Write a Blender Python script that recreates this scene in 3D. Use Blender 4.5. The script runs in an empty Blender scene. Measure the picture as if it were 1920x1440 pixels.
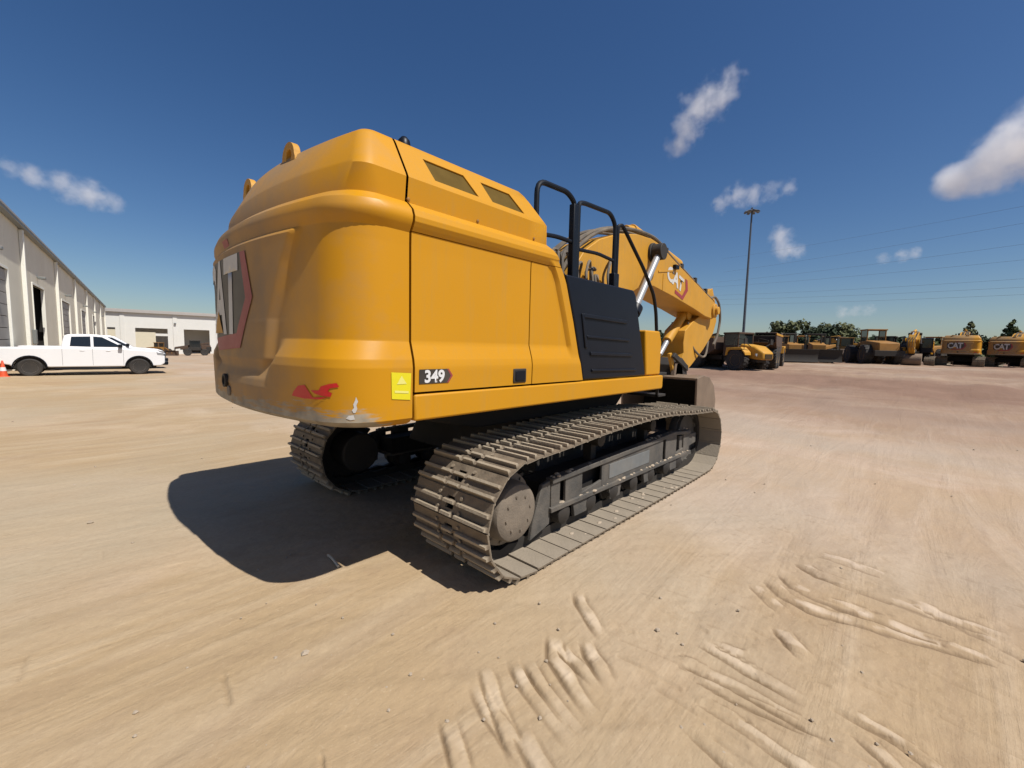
import bpy, bmesh, math, random
import numpy as np
from mathutils import Vector, Matrix, noise as mnoise

random.seed(7)
S = bpy.context.scene
COL = S.collection
R = math.radians

# ------------------------------------------------------------------ camera
F_PX, PITCH, ROLL, YAW = 800.8, -0.0874, 0.0239, 0.7444
CAM = Vector((-4.613, -3.908, 1.849))
FW = Vector((math.cos(YAW) * math.cos(PITCH), math.sin(YAW) * math.cos(PITCH), math.sin(PITCH)))
RT0 = Vector((math.sin(YAW), -math.cos(YAW), 0))
UP0 = RT0.cross(FW)
RT = RT0 * math.cos(ROLL) + UP0 * math.sin(ROLL)
UP = -RT0 * math.sin(ROLL) + UP0 * math.cos(ROLL)
cd = bpy.data.cameras.new('camera')
cd.sensor_width = 36
cd.lens = F_PX / 1920 * 36
cd.clip_start = 0.05
cd.clip_end = 12000
cam = bpy.data.objects.new('camera', cd)
COL.objects.link(cam)
m = Matrix.Identity(4)
for i in range(3):
    m[i][0], m[i][1], m[i][2], m[i][3] = RT[i], UP[i], -FW[i], CAM[i]
cam.matrix_world = m
S.camera = cam

# ------------------------------------------------------------------ light
SUN = Vector((0.07, -0.63, 1.0)).normalized()
SUN_EL = math.asin(SUN.z)
w = bpy.data.worlds.new('World')
S.world = w
w.use_nodes = True
nt = w.node_tree
nt.nodes.clear()
o_ = nt.nodes.new('ShaderNodeOutputWorld')
bg = nt.nodes.new('ShaderNodeBackground')
sky = nt.nodes.new('ShaderNodeTexSky')
sky.sky_type = 'NISHITA'
sky.sun_disc = False
sky.sun_elevation = SUN_EL
sky.sun_rotation = math.atan2(SUN.x, SUN.y)
sky.altitude = 300
sky.air_density = 1.0
sky.dust_density = 0.9
sky.ozone_density = 3.0
bg.inputs['Strength'].default_value = 0.064
hs = nt.nodes.new('ShaderNodeHueSaturation')
hs.inputs['Saturation'].default_value = 1.24
hs.inputs['Hue'].default_value = 0.506
nt.links.new(sky.outputs[0], hs.inputs['Color'])
nt.links.new(hs.outputs[0], bg.inputs['Color'])
nt.links.new(bg.outputs[0], o_.inputs['Surface'])
sl = bpy.data.lights.new('sun', 'SUN')
sl.energy = 4.6
sl.angle = R(0.53)
sl.color = (1.0, 0.955, 0.89)
so = bpy.data.objects.new('sun', sl)
so.rotation_euler = SUN.to_track_quat('Z', 'Y').to_euler()
so.location = (0, -20, 40)
COL.objects.link(so)
S.view_settings.view_transform = 'Standard'
S.view_settings.look = 'None'
S.view_settings.exposure = 0.34
S.view_settings.gamma = 1.0
S.view_settings.use_curve_mapping = False
S.cycles.volume_bounces = 6
S.cycles.volume_max_steps = 256

# ------------------------------------------------------------------ materials
def new_mat(name):
    mt = bpy.data.materials.new(name)
    mt.use_nodes = True
    return mt, mt.node_tree, mt.node_tree.nodes['Principled BSDF']

def simple(name, col, rough=0.5, metal=0.0, var=0.12, scale=6.0, bump=0.0, dust=0.0, dustcol=(0.36, 0.27, 0.18), coat=0.0, bscale=60, spec=0.5, streak=0.0):
    """paint / metal with mottled colour, patches of settled dust and fine relief"""
    mt, t, b = new_mat(name)
    col = tuple(c * 0.80 for c in col); dustcol = tuple(c * 0.80 for c in dustcol)
    L = t.links.new
    tc = t.nodes.new('ShaderNodeTexCoord')
    n1 = t.nodes.new('ShaderNodeTexNoise'); n1.inputs['Scale'].default_value = scale; n1.inputs['Detail'].default_value = 6
    L(tc.outputs['Object'], n1.inputs['Vector'])
    mx = t.nodes.new('ShaderNodeMix'); mx.data_type = 'RGBA'
    mx.inputs[6].default_value = (*[c * (1 - var) for c in col], 1)
    mx.inputs[7].default_value = (*[min(1, c * (1 + var)) for c in col], 1)
    L(n1.outputs['Fac'], mx.inputs[0])
    last = mx.outputs[2]
    if dust > 0:
        n2 = t.nodes.new('ShaderNodeTexNoise'); n2.inputs['Scale'].default_value = scale * 0.45; n2.inputs['Detail'].default_value = 8; n2.inputs['Roughness'].default_value = 0.65
        L(tc.outputs['Object'], n2.inputs['Vector'])
        mr = t.nodes.new('ShaderNodeMapRange'); mr.inputs[1].default_value = 0.40; mr.inputs[2].default_value = 0.72; mr.inputs[3].default_value = dust * 0.25; mr.inputs[4].default_value = dust
        L(n2.outputs['Fac'], mr.inputs[0])
        m2 = t.nodes.new('ShaderNodeMix'); m2.data_type = 'RGBA'
        m2.inputs[7].default_value = (*dustcol, 1)
        L(mr.outputs[0], m2.inputs[0]); L(last, m2.inputs[6]); last = m2.outputs[2]
        m3 = t.nodes.new('ShaderNodeMath'); m3.operation = 'MULTIPLY_ADD'; m3.inputs[1].default_value = 0.5; m3.inputs[2].default_value = rough
        L(mr.outputs[0], m3.inputs[0]); L(m3.outputs[0], b.inputs['Roughness'])
    else:
        b.inputs['Roughness'].default_value = rough
    if streak > 0:      # rain-washed dust running down the panels, and fine specks
        mp = t.nodes.new('ShaderNodeMapping'); mp.inputs['Scale'].default_value = (9, 9, 0.7)
        L(tc.outputs['Object'], mp.inputs['Vector'])
        n4 = t.nodes.new('ShaderNodeTexNoise'); n4.inputs['Scale'].default_value = 1.6; n4.inputs['Detail'].default_value = 7; n4.inputs['Roughness'].default_value = 0.7
        L(mp.outputs[0], n4.inputs['Vector'])
        n5 = t.nodes.new('ShaderNodeTexNoise'); n5.inputs['Scale'].default_value = 90; n5.inputs['Detail'].default_value = 3
        L(tc.outputs['Object'], n5.inputs['Vector'])
        r4 = t.nodes.new('ShaderNodeMapRange'); r4.inputs[1].default_value = 0.50; r4.inputs[2].default_value = 0.78; r4.inputs[4].default_value = streak
        L(n4.outputs['Fac'], r4.inputs[0])
        r5 = t.nodes.new('ShaderNodeMapRange'); r5.inputs[1].default_value = 0.60; r5.inputs[2].default_value = 0.74; r5.inputs[4].default_value = streak * 1.2
        L(n5.outputs['Fac'], r5.inputs[0])
        a5 = t.nodes.new('ShaderNodeMath'); a5.operation = 'MAXIMUM'; L(r4.outputs[0], a5.inputs[0]); L(r5.outputs[0], a5.inputs[1])
        m5 = t.nodes.new('ShaderNodeMix'); m5.data_type = 'RGBA'; m5.inputs[7].default_value = (*[c * .85 for c in dustcol], 1)
        L(a5.outputs[0], m5.inputs[0]); L(last, m5.inputs[6]); last = m5.outputs[2]
    L(last, b.inputs['Base Color'])
    b.inputs['Metallic'].default_value = metal
    b.inputs['Specular IOR Level'].default_value = spec
    b.inputs['Coat Weight'].default_value = coat
    b.inputs['Coat Roughness'].default_value = 0.15
    if bump > 0:
        n3 = t.nodes.new('ShaderNodeTexNoise'); n3.inputs['Scale'].default_value = bscale; n3.inputs['Detail'].default_value = 5
        L(tc.outputs['Object'], n3.inputs['Vector'])
        bp = t.nodes.new('ShaderNodeBump'); bp.inputs['Strength'].default_value = bump; bp.inputs['Distance'].default_value = 0.01
        L(n3.outputs['Fac'], bp.inputs['Height']); L(bp.outputs[0], b.inputs['Normal'])
    return mt

YEL = (0.63, 0.288, 0.004)
M = {}
M['yellow'] = simple('yellow_paint', YEL, 0.45, var=0.05, scale=1.5, dust=0.10, dustcol=(0.50, 0.33, 0.11), coat=0.0, spec=0.28, streak=0.30)
M['yellow_worn'] = simple('worn_yellow_paint', (0.64, 0.31, 0.020), 0.5, var=0.15, scale=3, dust=0.32, dustcol=(0.42, 0.28, 0.11), spec=0.3, streak=0.45)
M['yellow_far'] = simple('dusty_yellow_paint', (0.40, 0.18, 0.02), 0.6, var=0.25, scale=2, dust=0.55, dustcol=(0.16, 0.105, 0.055))
M['black'] = simple('black_paint', (0.007, 0.009, 0.015), 0.42, var=0.2, scale=5, spec=0.22)
M['rail'] = simple('black_rail_paint', (0.007, 0.010, 0.016), 0.45, var=0.2, spec=0.25)
M['dark'] = simple('dark_steel', (0.018, 0.016, 0.014), 0.7, var=0.3, scale=8, dust=0.25, dustcol=(0.10, 0.075, 0.05))
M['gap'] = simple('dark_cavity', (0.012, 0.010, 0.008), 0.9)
M['rubber'] = simple('black_rubber', (0.020, 0.019, 0.019), 0.75, var=0.25, dust=0.35, dustcol=(0.13, 0.105, 0.08))
M['hose'] = simple('dusty_hose', (0.05, 0.045, 0.04), 0.7, var=0.3, dust=0.75, dustcol=(0.34, 0.27, 0.19))
M['plate'] = simple('worn_blue_grey_plate', (0.15, 0.165, 0.17), 0.6, var=0.3, scale=9, dust=0.5, dustcol=(0.26, 0.23, 0.19))
M['pipe'] = simple('weathered_pipe', (0.22, 0.17, 0.12), 0.6, var=0.2, dust=0.6, dustcol=(0.27, 0.2, 0.13))
def track_mat():
    mt = simple('dusty_track_steel', (0.125, 0.097, 0.070), 0.6, metal=0.1, var=0.45, scale=9, dust=0.66, dustcol=(0.37, 0.29, 0.195), bump=0.5, bscale=45)
    t = mt.node_tree; b = t.nodes['Principled BSDF']; L = t.links.new
    src = b.inputs['Base Color'].links[0].from_socket
    tc = t.nodes.new('ShaderNodeTexCoord'); sp = t.nodes.new('ShaderNodeSeparateXYZ'); L(tc.outputs['Object'], sp.inputs[0])
    r = t.nodes.new('ShaderNodeMapRange'); r.inputs[1].default_value = 0.012; r.inputs[2].default_value = 0.034; r.inputs[4].default_value = 0.8
    L(sp.outputs['Z'], r.inputs[0])
    mx = t.nodes.new('ShaderNodeMix'); mx.data_type = 'RGBA'; mx.inputs[7].default_value = (0.37, 0.31, 0.225, 1)  # grouser tips paler: polished by wear, with sunlit edges painted into the colour
    L(r.outputs[0], mx.inputs[0]); L(src, mx.inputs[6])
    # dust packed on the inner faces
    r2 = t.nodes.new('ShaderNodeMapRange'); r2.inputs[1].default_value = -0.006; r2.inputs[2].default_value = -0.011; r2.inputs[4].default_value = 0.7
    L(sp.outputs['Z'], r2.inputs[0])
    m2 = t.nodes.new('ShaderNodeMix'); m2.data_type = 'RGBA'; m2.inputs[7].default_value = (0.30, 0.255, 0.195, 1)
    L(r2.outputs[0], m2.inputs[0]); L(mx.outputs[2], m2.inputs[6]); L(m2.outputs[2], b.inputs['Base Color'])
    return mt
M['track'] = track_mat()
M['frame'] = simple('dusty_grey_frame', (0.040, 0.044, 0.045), 0.65, var=0.5, scale=6, dust=0.62, dustcol=(0.25, 0.21, 0.165), bump=0.4)
M['drive'] = simple('dusty_drive_cover', (0.13, 0.108, 0.085), 0.6, var=0.35, scale=7, dust=0.75, dustcol=(0.33, 0.265, 0.195), bump=0.35)
M['chrome'] = simple('chrome_rod', (0.40, 0.41, 0.42), 0.45, metal=0.3, var=0.05)
M['white_ink'] = simple('white_lettering', (0.72, 0.71, 0.68), 0.5, var=0.05, dust=0.45, dustcol=(0.40, 0.34, 0.25))
M['white_clean'] = simple('white_digits', (0.8, 0.8, 0.8), 0.4, var=0.03)
M['black_ink'] = simple('black_print', (0.02, 0.018, 0.018), 0.45, var=0.1, dust=0.4, dustcol=(0.22, 0.17, 0.12))
M['red_ink'] = simple('red_print', (0.36, 0.02, 0.03), 0.45, var=0.1, dust=0.4, dustcol=(0.24, 0.15, 0.11))
M['red'] = simple('red_sticker', (0.62, 0.012, 0.012), 0.45, var=0.15)
M['warn'] = simple('fluorescent_label', (0.82, 0.72, 0.012), 0.5, var=0.06, scale=30)
M['warn_pale'] = simple('pale_label_print', (0.85, 0.80, 0.22), 0.5, var=0.05)
M['glass'] = simple('dark_glass', (0.012, 0.018, 0.022), 0.06, var=0.1, coat=0.3)
M['white_car'] = simple('white_car_paint', (0.92, 0.93, 0.95), 0.25, var=0.02, scale=1, coat=0.4, dust=0.10, dustcol=(0.6, 0.5, 0.4))
M['tyre'] = M['rubber']
M['rim'] = simple('alloy_rim', (0.55, 0.54, 0.53), 0.35, metal=0.7, dust=0.3)
M['rim_yellow'] = simple('yellow_rim', (0.5, 0.28, 0.03), 0.5, dust=0.5)
M['lamp_red'] = simple('red_lens', (0.35, 0.01, 0.015), 0.2, var=0.1)
M['lens'] = simple('clear_lens', (0.55, 0.56, 0.58), 0.1, metal=0.4)
M['cone'] = simple('orange_cone_plastic', (0.75, 0.10, 0.03), 0.5)
M['bucket'] = simple('worn_bucket_steel', (0.23, 0.165, 0.115), 0.5, metal=0.3, var=0.3, scale=5, dust=0.55, dustcol=(0.33, 0.25, 0.175), bump=0.3)
M['rust'] = simple('rust_brown_steel', (0.075, 0.042, 0.025), 0.7, var=0.35, scale=2, dust=0.35, dustcol=(0.14, 0.09, 0.055))
M['wall'] = simple('cream_wall_panel', (0.84, 0.79, 0.64), 0.6, var=0.07, scale=0.6, dust=0.25, dustcol=(0.55, 0.49, 0.37))
M['wall_white'] = simple('white_wall_panel', (0.78, 0.78, 0.74), 0.6, var=0.05, scale=0.6, dust=0.2, dustcol=(0.62, 0.57, 0.46))
M['trim'] = simple('pale_trim', (0.92, 0.90, 0.80), 0.5, var=0.05)
M['eave'] = simple('grey_metal_fascia', (0.20, 0.21, 0.20), 0.5, var=0.1, scale=1)
M['roof'] = simple('pale_metal_roof', (0.45, 0.42, 0.39), 0.5, var=0.08, scale=0.4)
M['door_grey'] = simple('grey_roller_door', (0.33, 0.31, 0.28), 0.6, var=0.12, scale=2)
M['door_cream'] = simple('cream_roller_door', (0.68, 0.63, 0.48), 0.6, var=0.06, scale=2)
M['mast'] = simple('galvanised_mast', (0.10, 0.11, 0.13), 0.5, metal=0.2, var=0.1)
M['wire'] = simple('weathered_wire', (0.10, 0.11, 0.12), 0.6)
M['stone'] = simple('pale_stone', (0.42, 0.34, 0.25), 0.9, var=0.2, scale=20)
M['straw'] = simple('pale_wood', (0.62, 0.55, 0.42), 0.8)
M['bark'] = simple('grey_bark', (0.10, 0.08, 0.06), 0.9, var=0.3, scale=4)
M['leaf'] = simple('green_leaves', (0.085, 0.105, 0.042), 0.7, var=0.5, scale=0.8, spec=0.1)
M['leaf_grey'] = simple('dusty_green_leaves', (0.135, 0.145, 0.070), 0.7, var=0.4, scale=0.8, spec=0.1)
M['leaf_dark'] = simple('dark_green_leaves', (0.045, 0.062, 0.034), 0.7, var=0.5, scale=0.8, spec=0.1)
M['mesh_screen'] = None

def screen_mat():
    mt, t, b = new_mat('perforated_screen')
    L = t.links.new
    tc = t.nodes.new('ShaderNodeTexCoord')
    v = t.nodes.new('ShaderNodeTexNoise'); v.inputs['Scale'].default_value = 9
    L(tc.outputs['Object'], v.inputs['Vector'])
    mx = t.nodes.new('ShaderNodeMix'); mx.data_type = 'RGBA'
    mx.inputs[6].default_value = (0.085, 0.054, 0.013, 1); mx.inputs[7].default_value = (0.13, 0.083, 0.020, 1)
    b.inputs['Specular IOR Level'].default_value = 0.05
    L(v.outputs['Fac'], mx.inputs[0]); L(mx.outputs[2], b.inputs['Base Color'])
    b.inputs['Roughness'].default_value = 0.6
    return mt
M['mesh_screen'] = screen_mat()

def cw_mat():
    """counterweight paint: brown dust caked on the middle of the rear face, scraped bare along its lower edge"""
    mt, t, b = new_mat('counterweight_paint')
    L = t.links.new
    N = t.nodes.new
    tc = N('ShaderNodeTexCoord')
    sp = N('ShaderNodeSeparateXYZ'); L(tc.outputs['Object'], sp.inputs[0])
    n1 = N('ShaderNodeTexNoise'); n1.inputs['Scale'].default_value = 2.2; n1.inputs['Detail'].default_value = 9; n1.inputs['Roughness'].default_value = 0.62
    L(tc.outputs['Object'], n1.inputs['Vector'])
    # dust: stronger towards the far side of the rear face
    a = N('ShaderNodeMapRange'); a.inputs[1].default_value = -1.20; a.inputs[2].default_value = -0.55; a.inputs[3].default_value = 0.02; a.inputs[4].default_value = 0.80
    L(sp.outputs['Y'], a.inputs[0])
    ad = N('ShaderNodeMath'); ad.operation = 'MULTIPLY_ADD'; ad.inputs[1].default_value = 1.5; ad.inputs[2].default_value = -0.75
    L(n1.outputs['Fac'], ad.inputs[0])
    sm = N('ShaderNodeMath'); sm.operation = 'ADD'; sm.use_clamp = True
    L(a.outputs[0], sm.inputs[0]); L(ad.outputs[0], sm.inputs[1])
    mu = N('ShaderNodeMath'); mu.operation = 'MULTIPLY'; mu.inputs[1].default_value = 0.9
    L(sm.outputs[0], mu.inputs[0])
    mx = N('ShaderNodeMix'); mx.data_type = 'RGBA'
    mx.inputs[6].default_value = (*[c * .8 for c in YEL], 1); mx.inputs[7].default_value = (0.25, 0.178, 0.110, 1)
    L(mu.outputs[0], mx.inputs[0])
    # scrapes low down, drawn out along the edge
    mp = N('ShaderNodeMapping'); mp.inputs['Scale'].default_value = (3, 3, 22)
    L(tc.outputs['Object'], mp.inputs['Vector'])
    n2 = N('ShaderNodeTexNoise'); n2.inputs['Scale'].default_value = 1.6; n2.inputs['Detail'].default_value = 8; n2.inputs['Roughness'].default_value = 0.7
    L(mp.outputs[0], n2.inputs['Vector'])
    zz = N('ShaderNodeMapRange'); zz.inputs[1].default_value = 1.33; zz.inputs[2].default_value = 1.56; zz.inputs[3].default_value = 0.34; zz.inputs[4].default_value = -0.25
    L(sp.outputs['Z'], zz.inputs[0])
    xx = N('ShaderNodeMapRange'); xx.inputs[1].default_value = -3.30; xx.inputs[2].default_value = -3.05; xx.inputs[3].default_value = 0.0; xx.inputs[4].default_value = -0.35
    L(sp.outputs['X'], xx.inputs[0])
    s1 = N('ShaderNodeMath'); L(n2.outputs['Fac'], s1.inputs[0]); L(zz.outputs[0], s1.inputs[1])
    s2 = N('ShaderNodeMath'); L(s1.outputs[0], s2.inputs[0]); L(xx.outputs[0], s2.inputs[1])
    s3 = N('ShaderNodeMapRange'); s3.inputs[1].default_value = 0.56; s3.inputs[2].default_value = 0.70
    L(s2.outputs[0], s3.inputs[0])
    n3 = N('ShaderNodeTexNoise'); n3.inputs['Scale'].default_value = 9; n3.inputs['Detail'].default_value = 4
    L(tc.outputs['Object'], n3.inputs['Vector'])
    cr = N('ShaderNodeMix'); cr.data_type = 'RGBA'; cr.inputs[6].default_value = (0.10, 0.085, 0.07, 1); cr.inputs[7].default_value = (0.46, 0.40, 0.30, 1)
    L(n3.outputs['Fac'], cr.inputs[0])
    m2 = N('ShaderNodeMix'); m2.data_type = 'RGBA'
    L(s3.outputs[0], m2.inputs[0]); L(mx.outputs[2], m2.inputs[6]); L(cr.outputs[2], m2.inputs[7])
    L(m2.outputs[2], b.inputs['Base Color'])
    b.inputs['Specular IOR Level'].default_value = 0.32
    rr = N('ShaderNodeMapRange'); rr.inputs[3].default_value = 0.45; rr.inputs[4].default_value = 0.75
    L(mu.outputs[0], rr.inputs[0]); L(rr.outputs[0], b.inputs['Roughness'])
    return mt
M['cw'] = cw_mat()

def ground_mat():
    mt, t, b = new_mat('packed_sandy_dirt')
    L = t.links.new
    N = t.nodes.new
    tc = N('ShaderNodeTexCoord')
    def noise(sc, det=8, rough=0.6, vec=None, dist=0.0):
        n = N('ShaderNodeTexNoise'); n.inputs['Scale'].default_value = sc; n.inputs['Detail'].default_value = det; n.inputs['Roughness'].default_value = rough
        n.inputs['Distortion'].default_value = dist
        L(vec or tc.outputs['Object'], n.inputs['Vector'])
        return n.outputs['Fac']
    def rng(x, a, b_, c=0.0, d=1.0):
        r = N('ShaderNodeMapRange'); r.inputs[1].default_value = a; r.inputs[2].default_value = b_; r.inputs[3].default_value = c; r.inputs[4].default_value = d
        L(x, r.inputs[0]); return r.outputs[0]
    def mix(f, a, b_):
        mx = N('ShaderNodeMix'); mx.data_type = 'RGBA'
        L(f, mx.inputs[0])
        for k, v in ((6, a), (7, b_)):
            if isinstance(v, tuple): mx.inputs[k].default_value = (*v, 1)
            else: L(v, mx.inputs[k])
        return mx.outputs[2]
    def mul(a, b_):
        q = N('ShaderNodeMath'); q.operation = 'MULTIPLY'; L(a, q.inputs[0])
        if isinstance(b_, float): q.inputs[1].default_value = b_
        else: L(b_, q.inputs[1])
        return q.outputs[0]
    # long smears left by tracks and wheels: noise drawn out across the line of the machine
    mp = N('ShaderNodeMapping'); mp.inputs['Rotation'].default_value = (0, 0, R(-38)); mp.inputs['Scale'].default_value = (0.45, 3.2, 1)
    L(tc.outputs['Object'], mp.inputs['Vector'])
    smear = noise(0.9, 9, 0.62, mp.outputs[0], 0.6)
    c = mix(rng(noise(0.35, 6, 0.55), 0.35, 0.68), (0.345, 0.262, 0.169), (0.388, 0.298, 0.203))
    c = mix(mul(rng(noise(0.27, 7, 0.6), 0.52, 0.70), 0.6), c, (0.345, 0.240, 0.168))
    c = mix(mul(rng(noise(0.33, 8, 0.62, None, 0.8), 0.50, 0.66), 0.6), c, (0.485, 0.400, 0.320))
    c = mix(mul(rng(noise(1.7, 9, 0.7, None, 0.5), 0.54, 0.70), 0.5), c, (0.285, 0.205, 0.140))
    c = mix(mul(rng(smear, 0.48, 0.70), 0.75), c, (0.434, 0.353, 0.260))
    c = mix(mul(rng(noise(0.8, 9, 0.66, mp.outputs[0], 1.0), 0.52, 0.72), 0.55), c, (0.271, 0.200, 0.136))
    c = mix(mul(rng(noise(0.21, 6, 0.55), 0.46, 0.66), 0.80), c, (0.357, 0.310, 0.244))
    # fine grains and small dark crumbs
    c = mix(mul(rng(noise(22, 6, 0.7), 0.42, 0.75), 0.35), c, (0.279, 0.209, 0.139))
    c = mix(mul(rng(noise(60, 3, 0.6), 0.60, 0.75), 0.40), c, (0.465, 0.380, 0.287))
    c = mix(mul(rng(noise(7, 8, 0.75), 0.60, 0.74), 0.45), c, (0.232, 0.171, 0.116))
    # browner churned earth in the yard beyond the machine
    sp = N('ShaderNodeSeparateXYZ'); L(tc.outputs['Object'], sp.inputs[0])
    ex = rng(sp.outputs['X'], 5.0, 17.0)
    mp2 = N('ShaderNodeMapping'); mp2.inputs['Rotation'].default_value = (0, 0, R(-5)); mp2.inputs['Scale'].default_value = (0.13, 0.05, 1)
    L(tc.outputs['Object'], mp2.inputs['Vector'])
    ey = rng(sp.outputs['Y'], 26.0, 10.0)
    e = mul(mul(ex, ey), rng(noise(1.0, 7, 0.6, mp2.outputs[0]), 0.34, 0.56, 0.30, 1.0))
    c = mix(e, c, mix(noise(0.5, 6), (0.165, 0.105, 0.072), (0.245, 0.165, 0.118)))
    # relief shading painted into track prints: pale pressed ribs, dark loose cracks
    at = N('ShaderNodeAttribute'); at.attribute_name = 'compaction_shade'
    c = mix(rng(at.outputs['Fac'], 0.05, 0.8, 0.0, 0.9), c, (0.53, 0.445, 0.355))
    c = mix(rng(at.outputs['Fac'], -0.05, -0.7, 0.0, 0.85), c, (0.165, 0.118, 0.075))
    tint = N('ShaderNodeMix'); tint.data_type = 'RGBA'; tint.blend_type = 'MULTIPLY'; tint.inputs[0].default_value = 1.0
    L(c, tint.inputs[6]); L(mix(rng(sp.outputs['X'], -2.5, 1.5), (0.99, 0.945, 0.850), (1.05, 1.005, 1.01)), tint.inputs[7])
    c = tint.outputs[2]
    L(c, b.inputs['Base Color'])
    b.inputs['Roughness'].default_value = 0.95
    b.inputs['Specular IOR Level'].default_value = 0.15
    b1 = N('ShaderNodeBump'); b1.inputs['Strength'].default_value = 0.5; b1.inputs['Distance'].default_value = 0.012
    L(noise(28, 7, 0.7), b1.inputs['Height'])
    b2 = N('ShaderNodeBump'); b2.inputs['Strength'].default_value = 0.55; b2.inputs['Distance'].default_value = 0.05
    L(smear, b2.inputs['Height']); L(b1.outputs[0], b2.inputs['Normal'])
    L(b2.outputs[0], b.inputs['Normal'])
    return mt
M['ground'] = ground_mat()

# ------------------------------------------------------------------ mesh helpers
class MB:
    def __init__(s): s.v = []; s.f = []
    def add(s, vs, fs):
        k = len(s.v); s.v += [tuple(p) for p in vs]; s.f += [[i + k for i in f] for f in fs]; return s
    def box(s, x0, x1, y0, y1, z0, z1, mat=None):
        vs = [(x, y, z) for x in (x0, x1) for y in (y0, y1) for z in (z0, z1)]
        if mat is not None: vs = [mat @ Vector(p) for p in vs]
        return s.add(vs, [[0, 1, 3, 2], [4, 6, 7, 5], [0, 4, 5, 1], [2, 3, 7, 6], [0, 2, 6, 4], [1, 5, 7, 3]])
    def prism(s, poly, y0, y1):
        """poly of (x, z) extruded along y"""
        n = len(poly)
        vs = [(x, y0, z) for x, z in poly] + [(x, y1, z) for x, z in poly]
        a = sum(poly[i][0] * poly[(i + 1) % n][1] - poly[(i + 1) % n][0] * poly[i][1] for i in range(n))
        fs = [list(range(n)), list(range(2 * n - 1, n - 1, -1))] + [[i, i + n, (i + 1) % n + n, (i + 1) % n] for i in range(n)]
        if a * (y1 - y0) < 0: fs = [f[::-1] for f in fs]
        return s.add(vs, fs)
    def loft(s, rings, cap=True, closed=True):
        n = len(rings[0]); vs = [p for r in rings for p in r]; fs = []
        for k in range(len(rings) - 1):
            for i in range(n if closed else n - 1):
                j = (i + 1) % n
                fs.append([k * n + i, k * n + j, (k + 1) * n + j, (k + 1) * n + i])
        if cap: fs += [list(range(n))[::-1], [(len(rings) - 1) * n + i for i in range(n)]]
        return s.add(vs, fs)
    def cyl(s, p0, p1, r0, r1=None, n=16):
        p0, p1 = Vector(p0), Vector(p1); r1 = r0 if r1 is None else r1
        d = (p1 - p0).normalized(); a = d.orthogonal().normalized(); b = d.cross(a)
        return s.loft([[p + (a * math.cos(2 * math.pi * i / n) + b * math.sin(2 * math.pi * i / n)) * r for i in range(n)] for p, r in ((p0, r0), (p1, r1))])
    def tube(s, path, r, n=8):
        P = [Vector(p) for p in path]; rings = []; a = None
        for i, p in enumerate(P):
            d = ((P[i + 1] if i + 1 < len(P) else p) - (P[i - 1] if i else p)).normalized()
            a = (d.orthogonal() if a is None else a - d * a.dot(d)).normalized(); b = d.cross(a)
            rings.append([p + (a * math.cos(2 * math.pi * k / n) + b * math.sin(2 * math.pi * k / n)) * r for k in range(n)])
        return s.loft(rings)
    def lathe(s, prof, c=(0, 0, 0), n=28, axis='y'):
        """prof of (radius, offset along the axis)"""
        rings = []
        for r, t in prof:
            ring = []
            for k in range(n):
                u, q = r * math.cos(2 * math.pi * k / n), r * math.sin(2 * math.pi * k / n)
                p = {'y': (u, t, q), 'z': (u, q, t), 'x': (t, u, q)}[axis]
                ring.append((c[0] + p[0], c[1] + p[1], c[2] + p[2]))
            rings.append(ring)
        return s.loft(rings)
    def grid(s, rows, flip=False):
        n = len(rows[0]); fs = []
        for k in range(len(rows) - 1):
            for i in range(n - 1):
                f = [k * n + i, k * n + i + 1, (k + 1) * n + i + 1, (k + 1) * n + i]
                fs.append(f[::-1] if flip else f)
        return s.add([p for r in rows for p in r], fs)
    def mesh(s, name, mat, smooth=35):
        me = bpy.data.meshes.new(name)
        me.from_pydata(s.v, [], s.f)
        bm = bmesh.new(); bm.from_mesh(me)
        bmesh.ops.recalc_face_normals(bm, faces=bm.faces)
        bm.to_mesh(me); bm.free()
        if smooth:
            me.polygons.foreach_set('use_smooth', [True] * len(me.polygons))
            me.set_sharp_from_angle(angle=R(smooth))
        me.materials.append(mat)
        return me
    def build(s, name, mat, parent=None, smooth=35, bevel=0.0, seg=2):
        return put(name, s.mesh(name, mat, smooth), parent, bevel=bevel, seg=seg)

def put(name, me, parent=None, mtx=None, bevel=0.0, seg=2):
    o = bpy.data.objects.new(name, me)
    COL.objects.link(o)
    if parent is not None: o.parent = parent
    if mtx is not None: o.matrix_local = mtx
    if bevel > 0:
        b = o.modifiers.new('bevel', 'BEVEL'); b.width = bevel; b.segments = seg; b.limit_method = 'ANGLE'; b.angle_limit = R(32)
        b.harden_normals = False
    return o

def tag(o, label=None, cat=None, group=None, kind=None):
    if label: o['label'] = label
    if cat: o['category'] = cat
    if group: o['group'] = group
    if kind: o['kind'] = kind
    return o

def thing(name, label, cat, loc=(0, 0, 0), rz=0.0, group=None, scale=1.0):
    o = bpy.data.objects.new(name, None)
    o.empty_display_size = 0.2
    COL.objects.link(o)
    o.location = loc; o.rotation_euler = (0, 0, rz); o.scale = (scale,) * 3
    return tag(o, label, cat, group)

def copy_tree(o, parent=None):
    c = o.copy(); COL.objects.link(c)
    if parent is not None: c.parent = parent
    for ch in list(o.children): copy_tree(ch, c)
    return c

def smoothpath(pts, n=6):
    """Catmull-Rom through pts"""
    P = [Vector(p) for p in pts]; out = []
    for i in range(len(P) - 1):
        p0, p1, p2, p3 = P[max(i - 1, 0)], P[i], P[i + 1], P[min(i + 2, len(P) - 1)]
        for k in range(n):
            t = k / n
            out.append(0.5 * ((2 * p1) + (p2 - p0) * t + (2 * p0 - 5 * p1 + 4 * p2 - p3) * t * t + (3 * p1 - p0 - 3 * p2 + p3) * t ** 3))
    return out + [P[-1]]

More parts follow.
